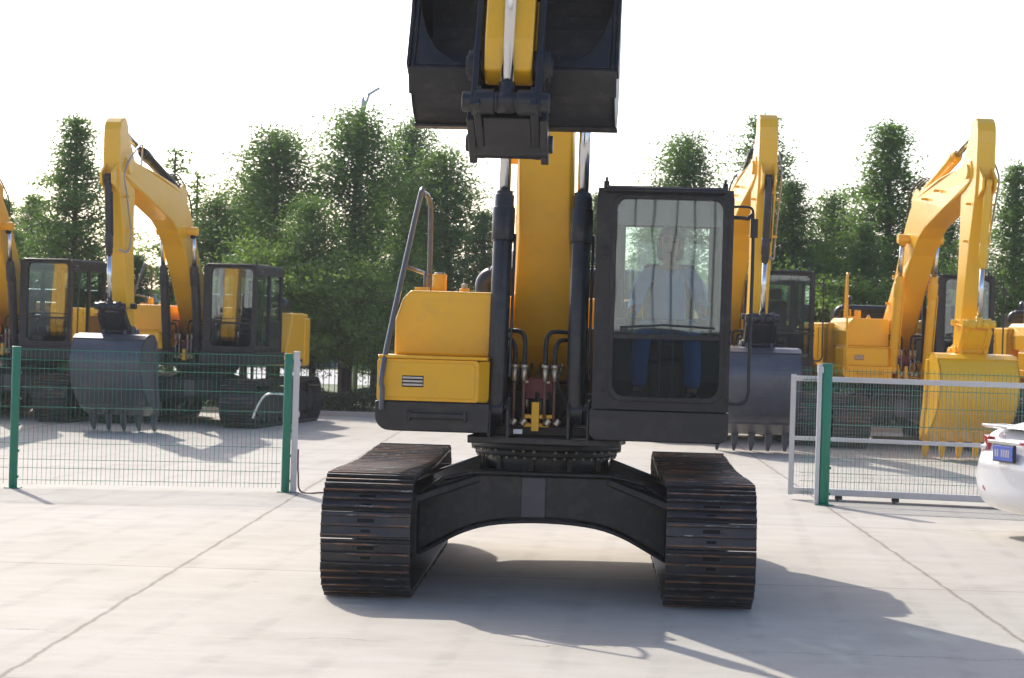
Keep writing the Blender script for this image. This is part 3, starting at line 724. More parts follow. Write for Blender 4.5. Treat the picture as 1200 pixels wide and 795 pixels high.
# yaw: negative rotation turns the front (-Y) toward -X
place(bg, 244, 45.5, -10)
b0 = copy_tree(bg); place(b0, 36, 45.7, -10, 'yellow excavator cut off by the left edge, only its cab and boom in view')
b2 = copy_tree(bg); b2.scale = (1.06,) * 3; bgy.scale = (1.06,) * 3
place(b2, 850, 45.3, 1.8, 'yellow excavator just right of the foreground cab with upright stick and dark toothed bucket')
place(bgy, 1048, 44.8, 5.6)
b4 = copy_tree(bgy); b4.scale = (1.06,) * 3; place(b4, 1256, 45.6, 5.6, 'yellow excavator at the right edge, mostly cut off, only its body corner showing')

# ------------------------------------------------------------------ operator
def skin(name, V, E, mat, parent, root=0, sub=2):
    me = bpy.data.meshes.new(name); me.from_pydata([v[0] for v in V], E, []); me.update()
    o = bpy.data.objects.new(name, me); COL.objects.link(o); o.parent = parent; me.materials.append(M[mat])
    md = o.modifiers.new('skin', 'SKIN'); md.use_smooth_shade = True; md.branch_smoothing = .6
    sv = me.skin_vertices[0].data
    for i, v in enumerate(V):
        r = v[1]; sv[i].radius = (r, r) if not isinstance(r, tuple) else r; sv[i].use_root = (i == root)
    s2 = o.modifiers.new('sub', 'SUBSURF'); s2.levels = s2.render_levels = sub
    return o
def operator():
    root = empty('person', 'man in blue shirt and blue trousers sitting at the controls in the foreground cab', 'person', MAIN_LOC, MAIN_RZ); root.scale = (1, 1, 1.02)
    cx = .91
    V = [((cx, -.30, 1.99), (.15, .12)), ((cx, -.27, 2.15), (.14, .11)), ((cx, -.27, 2.36), (.17, .12)), ((cx, -.28, 2.48), (.11, .08)), ((cx, -.30, 2.55), .055), ((cx, -.32, 2.60), .055), ((cx, -.335, 2.66), (.072, .085)), ((cx, -.335, 2.74), (.078, .098)), ((cx, -.33, 2.80), (.06, .075))]
    E = [(i, i + 1) for i in range(8)]
    def add(p, r, par): V.append((p, r)); E.append((par, len(V) - 1)); return len(V) - 1
    for sx in (-1, 1):
        a = add((cx + sx * .19, -.28, 2.46), .062, 3); a = add((cx + sx * .27, -.36, 2.22), .048, a); a = add((cx + sx * .29, -.60, 2.14), .038, a); a = add((cx + sx * .29, -.74, 2.17), .028, a)
        a = add((cx + sx * .285, -.80, 2.18), (.036, .022), a)
        for k in range(4):
            b = add((cx + sx * (.262 + .015 * k), -.845, 2.205 - .012 * k), .0095, a); b = add((cx + sx * (.262 + .012 * k), -.872, 2.195 - .014 * k), .0085, b); add((cx + sx * (.268 + .01 * k), -.865, 2.17 - .014 * k), .0075, b)
        b = add((cx + sx * .255, -.79, 2.20), .011, a); add((cx + sx * .25, -.83, 2.215), .009, b)
        a = add((cx + sx * .11, -.34, 1.98), .095, 0); a = add((cx + sx * .19, -.78, 2.02), .066, a); a = add((cx + sx * .21, -.92, 1.72), .052, a); a = add((cx + sx * .21, -.96, 1.53), .038, a); add((cx + sx * .22, -1.10, 1.49), .035, a)
    b = skin('body', V, E, 'skin', root)
    # face
    fm = MB(); fm.prism([(cx - .012, -.425, 2.70), (cx + .012, -.425, 2.70), (cx + .018, -.43, 2.665), (cx - .018, -.43, 2.665)], (0, -.022, 0)); fm.build('nose', 'skin', root, bevel=.006)
    for sx in (-1, 1):
        e = MB(); e.tube([(cx + sx * .032 - .014, -.428, 2.715), (cx + sx * .032 + .014, -.428, 2.715)], .0045, 8); e.build('eye', 'hair', root)
        e = MB(); e.tube([(cx + sx * .084, -.34, 2.67), (cx + sx * .088, -.335, 2.73)], .014, 8); e.build('ear', 'skin', root)
    e = MB(); e.tube([(cx - .022, -.418, 2.632), (cx + .022, -.418, 2.632)], .005, 8); e.build('mouth', 'redpaint', root)
    h = MB(); bmesh.ops.create_uvsphere(h.bm, u_segments=20, v_segments=12, radius=1)
    for vv in h.bm.verts:
        c = vv.co; vv.co = Vector((cx + c.x * .092, -.325 + c.y * .108, 2.775 + (c.z * .082 if c.z > 0 else c.z * .05 * (1 if c.y > -.2 else .3))))
    for f in h.bm.faces: f.smooth = True
    h.build('hair', 'hair', root)
    S_ = [((cx, -.30, 2.02), (.165, .13)), ((cx, -.27, 2.15), (.155, .125)), ((cx, -.27, 2.36), (.185, .13)), ((cx, -.28, 2.48), (.125, .09)), ((cx, -.29, 2.53), .066)]
    SE = [(0, 1), (1, 2), (2, 3), (3, 4)]
    for sx in (-1, 1):
        n0 = len(S_); S_ += [((cx + sx * .19, -.28, 2.46), .078), ((cx + sx * .27, -.36, 2.22), .06), ((cx + sx * .29, -.60, 2.14), .048), ((cx + sx * .29, -.69, 2.16), .044)]; SE += [(3, n0), (n0, n0 + 1), (n0 + 1, n0 + 2), (n0 + 2, n0 + 3)]
    skin('shirt', S_, SE, 'shirt', root)
    T_ = [((cx, -.30, 2.0), (.165, .13))]; TE = []
    for sx in (-1, 1):
        n0 = len(T_); T_ += [((cx + sx * .11, -.36, 1.98), .11), ((cx + sx * .19, -.78, 2.02), .082), ((cx + sx * .21, -.92, 1.72), .072), ((cx + sx * .21, -.96, 1.56), .066)]; TE += [(0, n0), (n0, n0 + 1), (n0 + 1, n0 + 2), (n0 + 2, n0 + 3)]
    skin('trousers', T_, TE, 'jeans', root)
    for sx in (-1, 1):
        s = MB(); s.tube(smooth_path([(cx + sx * .21, -.92, 1.50), (cx + sx * .215, -1.02, 1.50), (cx + sx * .22, -1.14, 1.49), (cx + sx * .22, -1.19, 1.485)], 4), [.05] * 6 + [.048] * 4 + [.042, .036, .02], 12)
        s.build('shoe', 'plastic', root)
operator()

# ------------------------------------------------------------------ fences
def ground_at(px, py):
    d = CM.to_3x3() @ Vector(((px - 600) / 2720, -(py - 397.5) / 2720, -1)); t = -2.05 / d.z
    return CM.translation + d * t
def post(p, h, r, mat, parent, name='fence_post'):
    m = MB(); m.cyl((p[0], p[1], 0), (p[0], p[1], h), r, 16); m.cyl((p[0], p[1], h), (p[0], p[1], h + .02), r * 1.08, 16)
    m.box(p[0] - r * 1.8, p[0] + r * 1.8, p[1] - r * 1.8, p[1] + r * 1.8, 0.002, .012)
    for k in range(5): m.box(p[0] + r * .8, p[0] + r * 1.25, p[1] - .02, p[1] + .02, .12 + k * h / 5.4, .15 + k * h / 5.4)
    return m.build(name, mat, parent, bevel=.002)
def mesh_panel(a, b, z0, z1, folds, step, r, hw, parent, mats, name='mesh_panel'):
    """welded wire panel between ground points a and b with V folds pushed outward"""
    a = Vector((a[0], a[1], 0)); b = Vector((b[0], b[1], 0)); L = (b - a).length; d = (b - a) / L; nrm = Vector((d.y, -d.x, 0))
    m = MB()
    zs = [(z0, 0)]
    for zf in folds: zs += [(zf - .05, 0), (zf, .035), (zf + .05, 0)]
    zs.append((z1, 0))
    n = int(L / step)
    for i in range(1, n):
        q = a + d * (L * i / n); m.tube([q + nrm * o + Vector((0, 0, z)) for z, o in zs], r, 4, smooth=False, caps=False)
    for z, o, w in hw:
        q0 = a + nrm * o + Vector((0, 0, z)); q1 = b + nrm * o + Vector((0, 0, z)); m.tube([q0, q1], w, 4, smooth=False)
    return m.build(name, mats, parent, recalc=False)
pA = ground_at(15, 572); pB = ground_at(334, 577); pZ = pA + (pA - pB)
fl = empty('wire_fence', 'green welded wire fence with round green posts at the left, dark buckets behind it', 'fence')
H1 = 1.63
for p in (pZ, pA, pB): post(p, H1, .05, 'green', fl)
hwl = [(z, 0, .0055) for z in (1.62, 1.50, 1.40, 1.18, .95)] + [(z, 0, .0036) for z in (.53, .34, .24, .10)]
for a, b in ((pZ, pA), (pA, pB)): mesh_panel(a + Vector((.06, 0, 0)), b - Vector((.06, 0, 0)), .05, 1.62, (.28, 1.45), .052, .0027, hwl, fl, 'green')
gp = empty('gate_post', 'pale grey square post standing right against the end of the left fence', 'post', (pB.x + .095, pB.y + .02, 0))
m = MB(); m.box(-.035, .035, -.035, .035, 0, 1.68); m.box(-.06, .06, -.06, .06, .002, .012); m.build('post', 'galv', gp, bevel=.004)
m = MB(); 
for z in (.25, .9, 1.5): m.box(.036, .05, -.02, .02, z, z + .06)
m.build('lock_plate', 'galv', gp)
m = MB(); rnd = random.Random(2); q0 = Vector((pB.x + .2, pB.y - .1, .02))
m.tube(smooth_path([q0 + Vector((-.05, .02, .5)), q0 + Vector((-.04, .0, .2)), q0, q0 + Vector((.25, -.05, 0)), q0 + Vector((.5, .08, .005)), q0 + Vector((.75, .0, .06)), q0 + Vector((.95, .03, .0)), q0 + Vector((.6, -.12, .0)), q0 + Vector((.3, .1, .03))], 6), .011, 6)
tag(m.build('cable', 'copper'), 'loose brown cable lying on the concrete beside the left fence post', 'cable')
m = MB(); q1 = ground_at(330, 575)
m.tube(smooth_path([Vector((q1.x, q1.y - .12, 1.16)), Vector((q1.x - .2, q1.y - .1, 1.15)), Vector((q1.x - .3, q1.y - .1, 1.02)), Vector((q1.x - .36, q1.y - .1, .86))], 6), .012, 6)
tag(m.build('rope', 'galv'), 'short pale rope end hanging on the mesh near the right end of the left fence', 'rope')

pG = ground_at(965, 592); post_root = empty('gate_post', 'round green post with a galvanised strip, standing in front of the sliding gate', 'post', (0, 0, 0))
post(pG, 1.70, .062, 'green', post_root, 'post')
m = MB(); m.box(pG.x - .115, pG.x - .064, pG.y - .03, pG.y + .03, 0, 1.70); m.box(pG.x - .12, pG.x - .05, pG.y - .05, pG.y + .05, 1.6, 1.68); m.build('guide_strip', 'galv', post_root, bevel=.004)
g0 = ground_at(926, 585); g1 = ground_at(1180, 597); gd = (g1 - g0).normalized(); g1 = g0 + gd * 7.5
gate = empty('sliding_gate', 'grey steel sliding gate with fine wire mesh at the right behind the green post', 'gate')
def bar(m, p, q, z0, z1, w=.025):
    d = (q - p).normalized(); nrm = Vector((-d.y, d.x, 0)); c = (p + q) / 2; m.obox((c.x, c.y, (z0 + z1) / 2), (d, nrm, (0, 0, 1)), ((q - p).length / 2, w, (z1 - z0) / 2))
m = MB(); up = Vector((0, 0, 0))
bar(m, g0, g1, .07, .15, .04); bar(m, g0, g1, 1.48, 1.545); bar(m, g0, g1, .74, .79, .02)
for t in (0, 3.75, 7.5): q = g0 + gd * t; bar(m, q - gd * .03, q + gd * .03, .06, 1.56, .028)
m.build('gate_frame', 'galv', gate, bevel=.004)
mesh_panel(g0, g1, .15, 1.48, (), .034, .0019, [(z, 0, .002) for z in (.3, .35, .5, .95, 1.15, 1.35)], gate, 'greywire')
m = MB()
for t in (.6, 1.3, 3.0, 5.0):
    q = g0 + gd * t; m.cyl((q.x, q.y - .03, .045), (q.x, q.y + .03, .045), .045, 14)
m.build('roller', 'rubber', gate)
m = MB(); bar(m, g0 + gd * .4 + Vector((0, .0, 0)), g1 + gd * .2, .004, .022, .03); tag(m.build('gate_rail', 'steel'), 'thin steel floor rail on the concrete beneath the sliding gate', 'rail')
fr0 = W(936, 500, 28.9); fr = empty('wire_fence', 'green welded wire fence standing right behind the grey sliding gate', 'fence')
fa = Vector((fr0.x, 28.9, 0))
for k in range(3):
    a = fa + Vector((3.0 * k, -.10 * k, 0)); b = a + Vector((3.0, -.10, 0)); mesh_panel(a + Vector((.03, 0, 0)), b - Vector((.03, 0, 0)), .05, 1.66, (.28, 1.48), .052, .0027, hwl, fr, 'green')
    if k: post(a, 1.7, .04, 'green', fr)

# ------------------------------------------------------------------ ground
def sheet(name, x0, x1, y0, y1, z, mat):
    m = MB(); v = [m.bm.verts.new(p) for p in ((x0, y0, z), (x1, y0, z), (x1, y1, z), (x0, y1, z))]; m.face(v)
    o = m.build(name, mat, recalc=False); structure(o); return o
sheet('ground', -290, 290, -90, 490, -.012, 'grass')
sheet('concrete_yard', -90, 90, -40, 50.3, 0, 'concrete')
sheet('road', -120, 120, 76, 98, -.006, 'road')
m = MB(); m.box(-90, 90, 50.3, 50.45, -.01, .10); structure(m.build('kerb', 'road', bevel=.01))

# planks under the right machines
rnd = random.Random(4)
for px0, px1, D, lab in ((1022, 1090, 46.0, 'pale timber plank lying under the all yellow excavator behind the gate'), (40, 118, 45.5, 'pale timber plank lying on the ground behind the left fence beside dark tracks')):
    a = W(px0, 500, D); b = W(px1, 500, D); m = MB(); m.box(a.x, b.x, D - .12, D + .12, .002, .10)
    tag(m.build('timber_plank', 'wood', bevel=.006), lab, 'plank')

# ------------------------------------------------------------------ vegetation
def leaf_mesh(name, pts, sizes, seed, mat, droop=.3):
    rg = np.random.default_rng(seed); n = len(pts)
    nrm = rg.normal(size=(n, 3)); nrm[:, 2] = np.abs(nrm[:, 2]) + droop; nrm /= np.linalg.norm(nrm, axis=1)[:, None]
    a = rg.normal(size=(n, 3)); a -= nrm * (a * nrm).sum(1)[:, None]; a /= np.linalg.norm(a, axis=1)[:, None]
    b = np.cross(nrm, a); s = sizes[:, None]
    v = np.stack([pts - a * s * 1.3, pts - b * s * .55, pts + a * s * 1.3, pts + b * s * .55], 1).reshape(-1, 3)
    me = bpy.data.meshes.new(name); me.vertices.add(4 * n); me.vertices.foreach_set('co', v.astype(np.float32).ravel())
    me.loops.add(4 * n); me.loops.foreach_set('vertex_index', np.arange(4 * n, dtype=np.int32))
    me.polygons.add(n); me.polygons.foreach_set('loop_start', np.arange(0, 4 * n, 4, dtype=np.int32)); me.polygons.foreach_set('loop_total', np.full(n, 4, dtype=np.int32))
    me.update(calc_edges=True); me.validate(); me.materials.append(M[mat])
    return me
def tree_proto(seed, h, w, nb, leaves, mat, shape='cone', up=.35, size=.05, clump=.17, base=.10):
    """returns (trunk mesh, crown mesh) of a tree with whorled branches and many small leaves"""
    rg = np.random.default_rng(seed); rr = random.Random(seed)
    mb = MB(); lean = (rr.uniform(-.03, .03) * h, rr.uniform(-.03, .03) * h)
    tp = [(lean[0] * t ** 2, lean[1] * t ** 2, h * t) for t in np.linspace(0, 1, 9)]
    mb.tube(tp, [.013 * h * (1.05 - .95 * t) + .008 for t in np.linspace(0, 1, 9)], 8)
    P = []; az = rr.uniform(0, 6)
    for i in range(nb):
        t = base + (1 - base) * ((i + rr.random()) / nb) ** .9
        if shape == 'cone': L = w / 2 * (1 - t) ** .85 * (1.15 - .35 * math.exp(-((t - base) / .08)))
        elif shape == 'round': L = w / 2 * math.sqrt(max(.02, 1 - ((t - .55) / .48) ** 2))
        else: L = w / 2 * (1 - t) ** .62 * (.70 + .5 * math.sin(t * 9 + seed))
        L = max(.10 if shape != 'round' else .18, L) * rr.uniform(.6, 1.25)
        az += 2.4 + rr.uniform(-.5, .5); el = up + rr.uniform(-.25, .35) - (.2 if t < .35 else 0)
        x0, y0, z0 = lean[0] * t * t, lean[1] * t * t, h * t
        br = []
        for k in range(6):
            u = k / 5; rad = L * u
            br.append((x0 + math.cos(az) * rad, y0 + math.sin(az) * rad, z0 + rad * math.tan(el) * (1 - .35 * u) - .10 * rad * u * (1 if up < .4 else 0)))
        mb.tube(br, [.0045 * h * (1 - t * .6) * (1 - .85 * u) + .003 for u in np.linspace(0, 1, 6)], 5)
        nl = int(leaves / nb * (L / (w / 2) + .25) * 1.5)
        nc = max(3, int(L * 5.5))
        for c_ in range(nc):
            u = .22 + .8 * (c_ + rr.random()) / nc; k = min(4, int(u * 5)); fr_ = u * 5 - k; A = np.array(br[k]); B = np.array(br[min(5, k + 1)]); ctr = A + (B - A) * fr_
            ctr = ctr + rg.normal(size=3) * np.array([.20, .20, .16]) * L
            q = ctr + rg.normal(size=(max(4, nl // nc), 3)) * np.array([clump, clump, clump * .6]) * (.7 + rr.random() * .7) * ((.62 + .38 * (1 - t)) if shape == 'cone' else 1)
            P.append(q)
    P = np.concatenate(P); sizes = size * rg.uniform(.6, 1.35, len(P))
    bmesh.ops.recalc_face_normals(mb.bm, faces=mb.bm.faces); tm = bpy.data.meshes.new('trunk'); mb.bm.to_mesh(tm); mb.bm.free(); tm.materials.append(M['bark'])
    return tm, leaf_mesh('crown', P, sizes, seed + 9, mat)
protos = {
    'cone': tree_proto(11, 7.0, 3.1, 120, 34000, 'leaf_b', 'cone', .50, .031, .19),
    'cone2': tree_proto(12, 7.0, 3.0, 110, 32000, 'leaf_a', 'cone', .38, .031, .20),
    'loose': tree_proto(13, 7.0, 3.2, 74, 34000, 'leaf_a', 'wavy', .6, .033, .23, .20),
    'loose2': tree_proto(14, 7.0, 3.4, 66, 34000, 'leaf_b', 'wavy', .5, .033, .24, .22),
    'round': tree_proto(15, 4.0, 3.2, 60, 15000, 'leaf_c', 'round', .35, .040, .17, .34),
    'sparse': tree_proto(16, 7.0, 2.0, 34, 3800, 'leaf_a', 'wavy', .5, .046, .12),
}
LBL = {'cone': 'mid green feathery conical tree', 'cone2': 'dark green feathery conical tree', 'loose': 'dark green loose leafy tree', 'loose2': 'mid green loose leafy tree', 'round': 'light green low bushy tree', 'sparse': 'thin sparse young tree'}
def tree(kind, px, ytop, D, wsc, where, rz=None, h0=None):
    tm, cm = protos[kind]; base = h0 or (4.0 if kind == 'round' else 7.0)
    tp = W(px, ytop, D); r = empty('tree', LBL[kind] + ' ' + where, 'tree', (tp.x, D, 0), rz if rz is not None else (px * 1.37) % 6.28, 'trees behind the excavators')
    for nm, me in (('trunk', tm), ('crown', cm)):
        o = bpy.data.objects.new(nm, me); COL.objects.link(o); o.parent = r
    z = tp.z / base; wsc *= 1.25 if kind == 'round' else (1.5 if kind.startswith('cone') else 1.65); r.scale = (z * wsc, z * wsc, z)
TR = [('cone', 92, 140, 56, 1.0, 'just left of the tall upright stick'),
      ('cone2', 42, 230, 60, 1.1, 'low behind the cab at the left edge'),
      ('cone', 4, 235, 57, 1.0, 'at the far left edge of the picture'),
      ('sparse', 205, 178, 58, .9, 'showing through the gap under the left excavator boom'),
      ('sparse', 233, 205, 60, .9, 'just right of the bend of the left excavator boom'),
      ('loose2', 262, 232, 57, .9, 'above the roof of the second cab from the left'),
      ('cone2', 160, 300, 55, 1.0, 'low between the upright stick and boom at the left'),
      ('loose', 330, 155, 58, .95, 'with a twin top, left of the street lamp'),
      ('loose', 415, 132, 57, .85, 'tallest in the left half, under the street lamp'),
      ('loose2', 372, 235, 54, .8, 'lower one in front of the two tallest left trees'),
      ('loose', 480, 145, 59, .62, 'narrow one behind the handrail of the foreground excavator'),
      ('loose2', 532, 178, 57, .85, 'immediately left of the raised bucket'),
      ('cone2', 570, 250, 55, 1.0, 'behind the left boom cylinder of the foreground machine'),
      ('round', 402, 318, 53, .95, 'beside the yellow fuel tank above the clipped hedge'),
      ('round', 318, 300, 53.5, .9, 'behind the second cab from the left'),
      ('round', 352, 345, 55, .9, 'over the iron railings left of the hedge'),
      ('loose2', 470, 300, 55, .8, 'low behind the yellow fuel tank'),
      ('cone2', 632, 215, 60, .9, 'hidden behind the foreground boom'),
      ('cone2', 700, 228, 57, .75, 'left of the foreground cab roof'),
      ('loose', 800, 163, 58, .75, 'rising above the foreground cab roof'),
      ('cone2', 760, 250, 60, 1.0, 'low behind the foreground cab roof'),
      ('cone2', 893, 138, 57, .95, 'behind the upright stick beside the foreground cab'),
      ('cone2', 932, 215, 55, .95, 'just right of the stick behind the foreground cab'),
      ('loose2', 982, 228, 58, .75, 'left of the tall cone tree at right'),
      ('cone', 1045, 148, 56, 1.1, 'beside the all yellow boom, tallest there'),
      ('cone2', 1012, 262, 54, 1.0, 'low in front of the tall cone tree'),
      ('cone2', 1108, 232, 59, .9, 'seen under the boom of the all yellow excavator'),
      ('cone', 1140, 290, 55, 1.0, 'low behind the cab of the all yellow excavator'),
      ('cone', 1190, 196, 57, .95, 'at the right edge behind the all yellow stick'),
      ('cone2', 1235, 215, 58, 1.0, 'just past the right edge of the picture'),
      ('cone', -45, 220, 58, 1.0, 'just past the left edge of the picture'),
      ('round', 955, 335, 52.5, 1.1, 'low behind the handrail of the all yellow excavator'),
      ('loose2', 292, 205, 62, .8, 'in the back row left of the twin top tree'),
      ('cone', 445, 215, 63, 1.0, 'in the back row behind the handrail'),
      ('cone2', 68, 262, 63, 1.1, 'in the back row above the leftmost cab'),
      ('loose', 500, 240, 62, .9, 'in the back row above the fuel tank cap'),
      ('cone', 1080, 255, 63, 1.0, 'in the back row under the all yellow boom'),
      ('cone2', 960, 285, 63, 1.2, 'in the back row above the yellow handrail'),
      ('round', 862, 330, 53.5, 1.1, 'low between the foreground cab and dark stick')]
for t in TR: tree(*t)
# clipped hedge
rg = np.random.default_rng(3); n = 60000
x = rg.uniform(-14, 14, n); hgt = .52 + .06 * np.sin(x * 2.1) + .05 * np.sin(x * 5.3)
pts = np.stack([x, 51.1 + rg.uniform(-.45, .45, n), .04 + hgt * rg.uniform(0, 1, n) ** .6 + rg.normal(size=n) * .03], 1)
hm = leaf_mesh('hedge', pts, .032 * rg.uniform(.6, 1.4, n), 5, 'leaf_h'); ho = bpy.data.objects.new('hedge', hm); COL.objects.link(ho)
tag(ho, 'low dark green clipped hedge along the back edge of the concrete yard', 'hedge')
# railings
ir = empty('iron_railing', 'black iron railings with upright bars behind the hedge', 'railing', (0, 53.8, 0))
m = MB()
for i in range(230): x = -15 + i * .13; m.box(x - .009, x + .009, -.009, .009, .1, 1.75)
m.build('bars', 'iron', ir, recalc=False)
m = MB(); m.box(-15, 15, -.015, .015, 1.50, 1.54); m.box(-15, 15, -.015, .015, .25, .29); m.build('rail', 'iron', ir)
for i in range(11):
    m = MB(); x = -15 + i * 3; m.box(x - .035, x + .035, -.035, .035, 0, 1.85); m.build('post', 'iron', ir)
# far building across the road
fb = empty('warehouse', 'long blue grey building across the road behind the trees, seen low through the railings', 'building', (-6, 104, 0))
m = MB(); m.box(-16, 14, 0, 10, 0, 3.0); m.build('wall', 'fadewall', fb)
m = MB(); m.box(-16.3, 14.3, -.3, 10.3, 3.0, 3.25); m.build('roof', 'galv', fb)
for i in range(6):
    m = MB(); m.box(-14 + i * 4.7, -12.2 + i * 4.7, -.03, -.003, 1.2, 2.1); m.build('window', 'glassdark', fb)
# street lamp
lp = W(425, 128, 62); lt = W(424, 112, 62)
sl = empty('street_lamp', 'grey street lamp whose head pokes out above the tallest left tree', 'lamp', (lp.x, 62, 0))
m = MB(); m.tube(smooth_path([(0, 0, 0), (0, 0, lp.z - .3), (.04, 0, lp.z), (.16, 0, lt.z + .02)], 5), [.07] * 6 + [.05] * 5 + [.035] * 5, 8); m.build('pole', 'galv', sl)
m = MB(); m.obox((.28, 0, lt.z + .12), ((.8, 0, .5), (0, 1, 0), (-.5, 0, .8)), (.2, .07, .04)); m.build('lamp_head', 'galv', sl, bevel=.02)
# building behind the photographer, mirrored in the cab glass
bb = empty('factory_building', 'long ribbed grey building standing behind the photographer', 'building', (0, -14, 0))
m = MB(); m.box(-40, 40, -12, 0, 2.1, 9); m.build('wall', 'facade', bb)
m = MB(); m.box(-40.05, 40.05, -12.05, .05, 0, 2.098); m.build('added_dark_base', 'cabgrey', bb)  # unseen dark strip, added so the lower cab window reflects dark
m = MB(); m.box(-40.4, 40.4, -12.4, .4, 9, 9.4); m.build('roof', 'galv', bb)
m = MB(); m.box(14, 19, .051, .1, 0, 4.5); m.build('roller_door', 'cabgrey', bb)

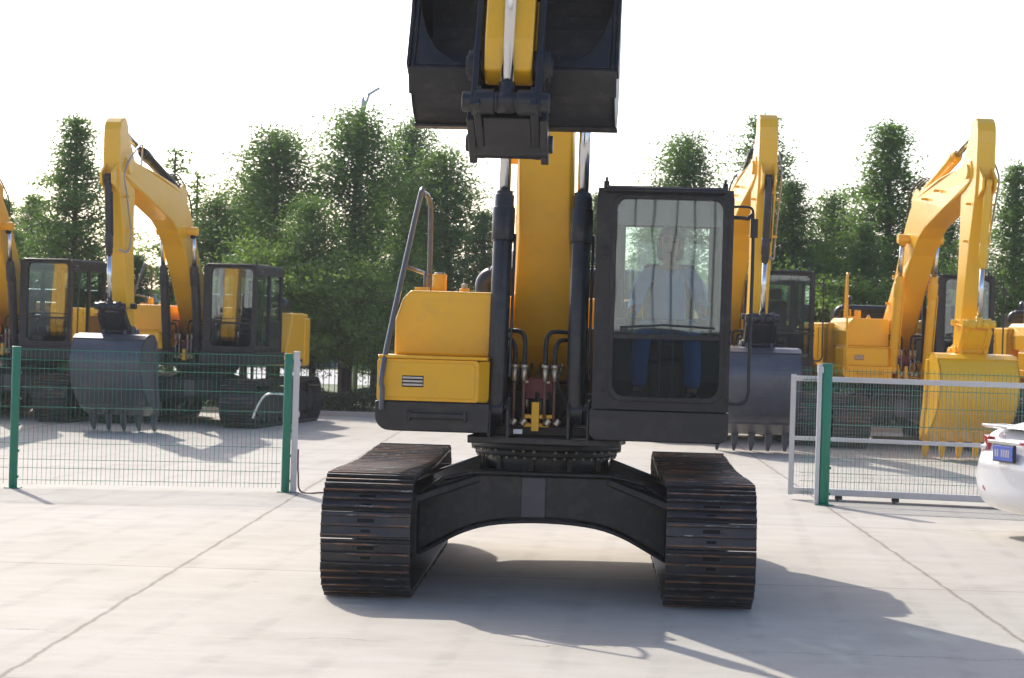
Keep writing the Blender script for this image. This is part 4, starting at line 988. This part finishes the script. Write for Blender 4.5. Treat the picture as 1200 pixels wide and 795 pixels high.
# ------------------------------------------------------------------ white car
def car():
    c = ground_at(1196, 624)
    root = empty('parked_car', 'white saloon car at the right edge, only its tail with blue number plate in view', 'car', (5.12, 24.0, 0), R(-75)); root.scale = (1, 1, 1.10)
    # car coordinates: +y forward, rear at y=0, centre x=0
    st = [(0.00, .42, .66, .66, .66, .80), (0.03, .33, .74, .74, .74, .84), (.09, .27, .80, .90, .90, .86), (.16, .24, .83, .985, .99, .875), (.32, .22, .84, 1.03, 1.05, .885), (.60, .20, .84, 1.05, 1.09, .89),
          (.85, .19, .84, 1.04, 1.20, .89), (1.3, .19, .84, 1.0, 1.38, .89), (1.9, .19, .84, .97, 1.46, .89), (2.5, .19, .84, .95, 1.45, .89), (3.0, .19, .84, .93, 1.30, .89), (3.45, .19, .84, .92, .99, .885), (3.9, .2, .80, .86, .91, .87), (4.3, .24, .74, .78, .80, .83), (4.48, .32, .66, .66, .68, .76)]
    m = MB(); gw = MB(); rows = []
    for (y, zb, zs, zbelt, zt, w) in st:
        gh = zt - zbelt > .08
        wr = w * .70 if gh else w * .86
        pts = [(0, zb), (w * .7, zb), (w * .93, zb + .04), (w * .985, zb + .14), (w, (zb + zbelt) / 2), (w * .985, zbelt - .10), (w * .93, zbelt), (wr, zt - .03 if gh else zt - .01), (wr * .75, zt), (0, zt + .012)]
        rows.append((y, pts))
    for sx in (-1, 1):
        vr = [[m.bm.verts.new((sx * x, y - .10 * (abs(x) / .89) ** 2 * (-1 if y < .5 else (1 if y > 4 else 0)), z)) for x, z in p] for y, p in rows]
        for i in range(len(vr) - 1):
            for j in range(len(vr[0]) - 1):
                m.face([vr[i][j], vr[i][j + 1], vr[i + 1][j + 1], vr[i + 1][j]], 1 if (j == 6 and 6 <= i <= 10) or (j >= 7 and i in (5, 6, 10)) else 0, True)
        m.face(vr[0], 0, True); m.face(vr[-1], 0, True)
    bmesh.ops.remove_doubles(m.bm, verts=m.bm.verts, dist=.002)
    body = m.build('car_body', ['carpaint', 'glassblack'], root, subs=2)
    sp = MB(); sp.prism([(-.72, .16, 1.02), (-.66, .07, 1.045), (.66, .07, 1.045), (.72, .16, 1.02), (.68, .34, 1.045), (-.68, .34, 1.045)], (0, 0, .022)); sp.build('spoiler', 'carpaint', body, bevel=.008, seg=3)
    ch = MB(); ch.box(-.36, .36, -.012, .05, .895, .925); ch.build('chrome_trim', 'chrome', body, bevel=.006)
    npl = MB(); npl.box(-.22, .22, -.018, .03, .74, .88); p_ = npl.build('number_plate', 'plate', body, bevel=.004)
    fr_ = MB(); fr_.box(-.232, .232, -.012, .02, .728, .892); fr_.build('plate_frame', 'plastic', body, bevel=.004)
    ltx = MB()
    for k, (x0, x1) in enumerate(((-.17, -.14), (-.12, -.09), (-.03, .0), (.02, .05), (.07, .10), (.12, .15))): ltx.box(x0, x1, -.0195, -.0182, .775, .845)
    ltx.build('plate_marks', 'lens', p_)
    em = MB(); em.tube([(-.03, -.0, .965), (0, -.003, .995), (.03, 0, .965)], .006, 6); em.tube([(0, -.003, .995), (0, -.003, .955)], .006, 6); em.build('badge', 'chrome', body)
    for sx in (-1, 1):
        tl = MB(); tl.prism([(sx * .52, .07, .82), (sx * .76, .115, .80), (sx * .80, .20, .81), (sx * .795, .24, .93), (sx * .75, .135, .955), (sx * .55, .09, .945)], (0, .10, 0), 0)
        tl.prism([(sx * .54, .055, .825), (sx * .74, .10, .81), (sx * .765, .115, .855), (sx * .54, .07, .865)], (0, .04, 0), 1)
        tl.build('tail_light', ['taillight', 'lens'], body, bevel=.006)
        rf = MB(); rf.prism([(sx * .48, .035, .43), (sx * .70, .085, .45), (sx * .70, .085, .485), (sx * .54, .045, .475)], (0, .03, 0)); rf.build('reflector', 'taillight', body, bevel=.004)
        for y in (.98, 3.62):
            wm = MB(); wm.cyl((sx * .70, y, .315), (sx * .895, y, .315), .315, 32); w_ = wm.build('wheel', 'asph', root, bevel=.02)
            rm = MB(); rm.cyl((sx * .80, y, .315), (sx * .903, y, .315), .20, 24); rm.build('rim', 'galv', w_, bevel=.01)
M['glassblack'] = paint('car_glass', (.02, .025, .03), .08, coat=1., var=0, bump=0)
car()

# ------------------------------------------------------------------ haze
m = MB(); m.box(-300, 300, -100, 500, -1.0, 16.0)
hz = bpy.data.materials.new('haze_air'); hz.use_nodes = True; hz.node_tree.nodes.clear()
ho_ = hz.node_tree.nodes.new('ShaderNodeOutputMaterial'); pv = hz.node_tree.nodes.new('ShaderNodeVolumePrincipled')
pv.inputs['Color'].default_value = (.95, .97, 1, 1); pv.inputs['Density'].default_value = .0005; pv.inputs['Anisotropy'].default_value = .2
hz.node_tree.links.new(pv.outputs[0], ho_.inputs['Volume'])
hb = m.build('haze', hz); hb['kind'] = 'stuff'
# ------------------------------------------------------------------ light
EL, AZ = R(35.5), R(22)
sd = Vector((-math.sin(AZ) * math.cos(EL), math.cos(AZ) * math.cos(EL), math.sin(EL)))   # toward the sun
ld = bpy.data.lights.new('sun', 'SUN'); ld.energy = 2.7; ld.angle = R(.5); ld.color = (1, .935, .83)
lo = bpy.data.objects.new('sun', ld); COL.objects.link(lo); lo.rotation_euler = (-sd).to_track_quat('-Z', 'Y').to_euler(); lo.location = (0, 0, 30)
w = bpy.data.worlds.new('World'); sc.world = w; w.use_nodes = True; nt = w.node_tree
sky = nt.nodes.new('ShaderNodeTexSky'); sky.sky_type = 'NISHITA'; sky.sun_disc = False; sky.sun_elevation = EL
sky.sun_rotation = -AZ; sky.air_density = .7; sky.dust_density = 2.0; sky.ozone_density = 1.0
nt.links.new(sky.outputs[0], nt.nodes['Background'].inputs[0]); nt.nodes['Background'].inputs[1].default_value = .15
sc.view_settings.view_transform = 'Standard'; sc.view_settings.look = 'None'; sc.view_settings.gamma = 1; sc.view_settings.use_curve_mapping = False
sc.view_settings.exposure = .9
sc.cycles.max_bounces = 8; sc.cycles.transparent_max_bounces = 16; sc.cycles.caustics_reflective = False; sc.cycles.caustics_refractive = False
sc.cycles.use_denoising = True
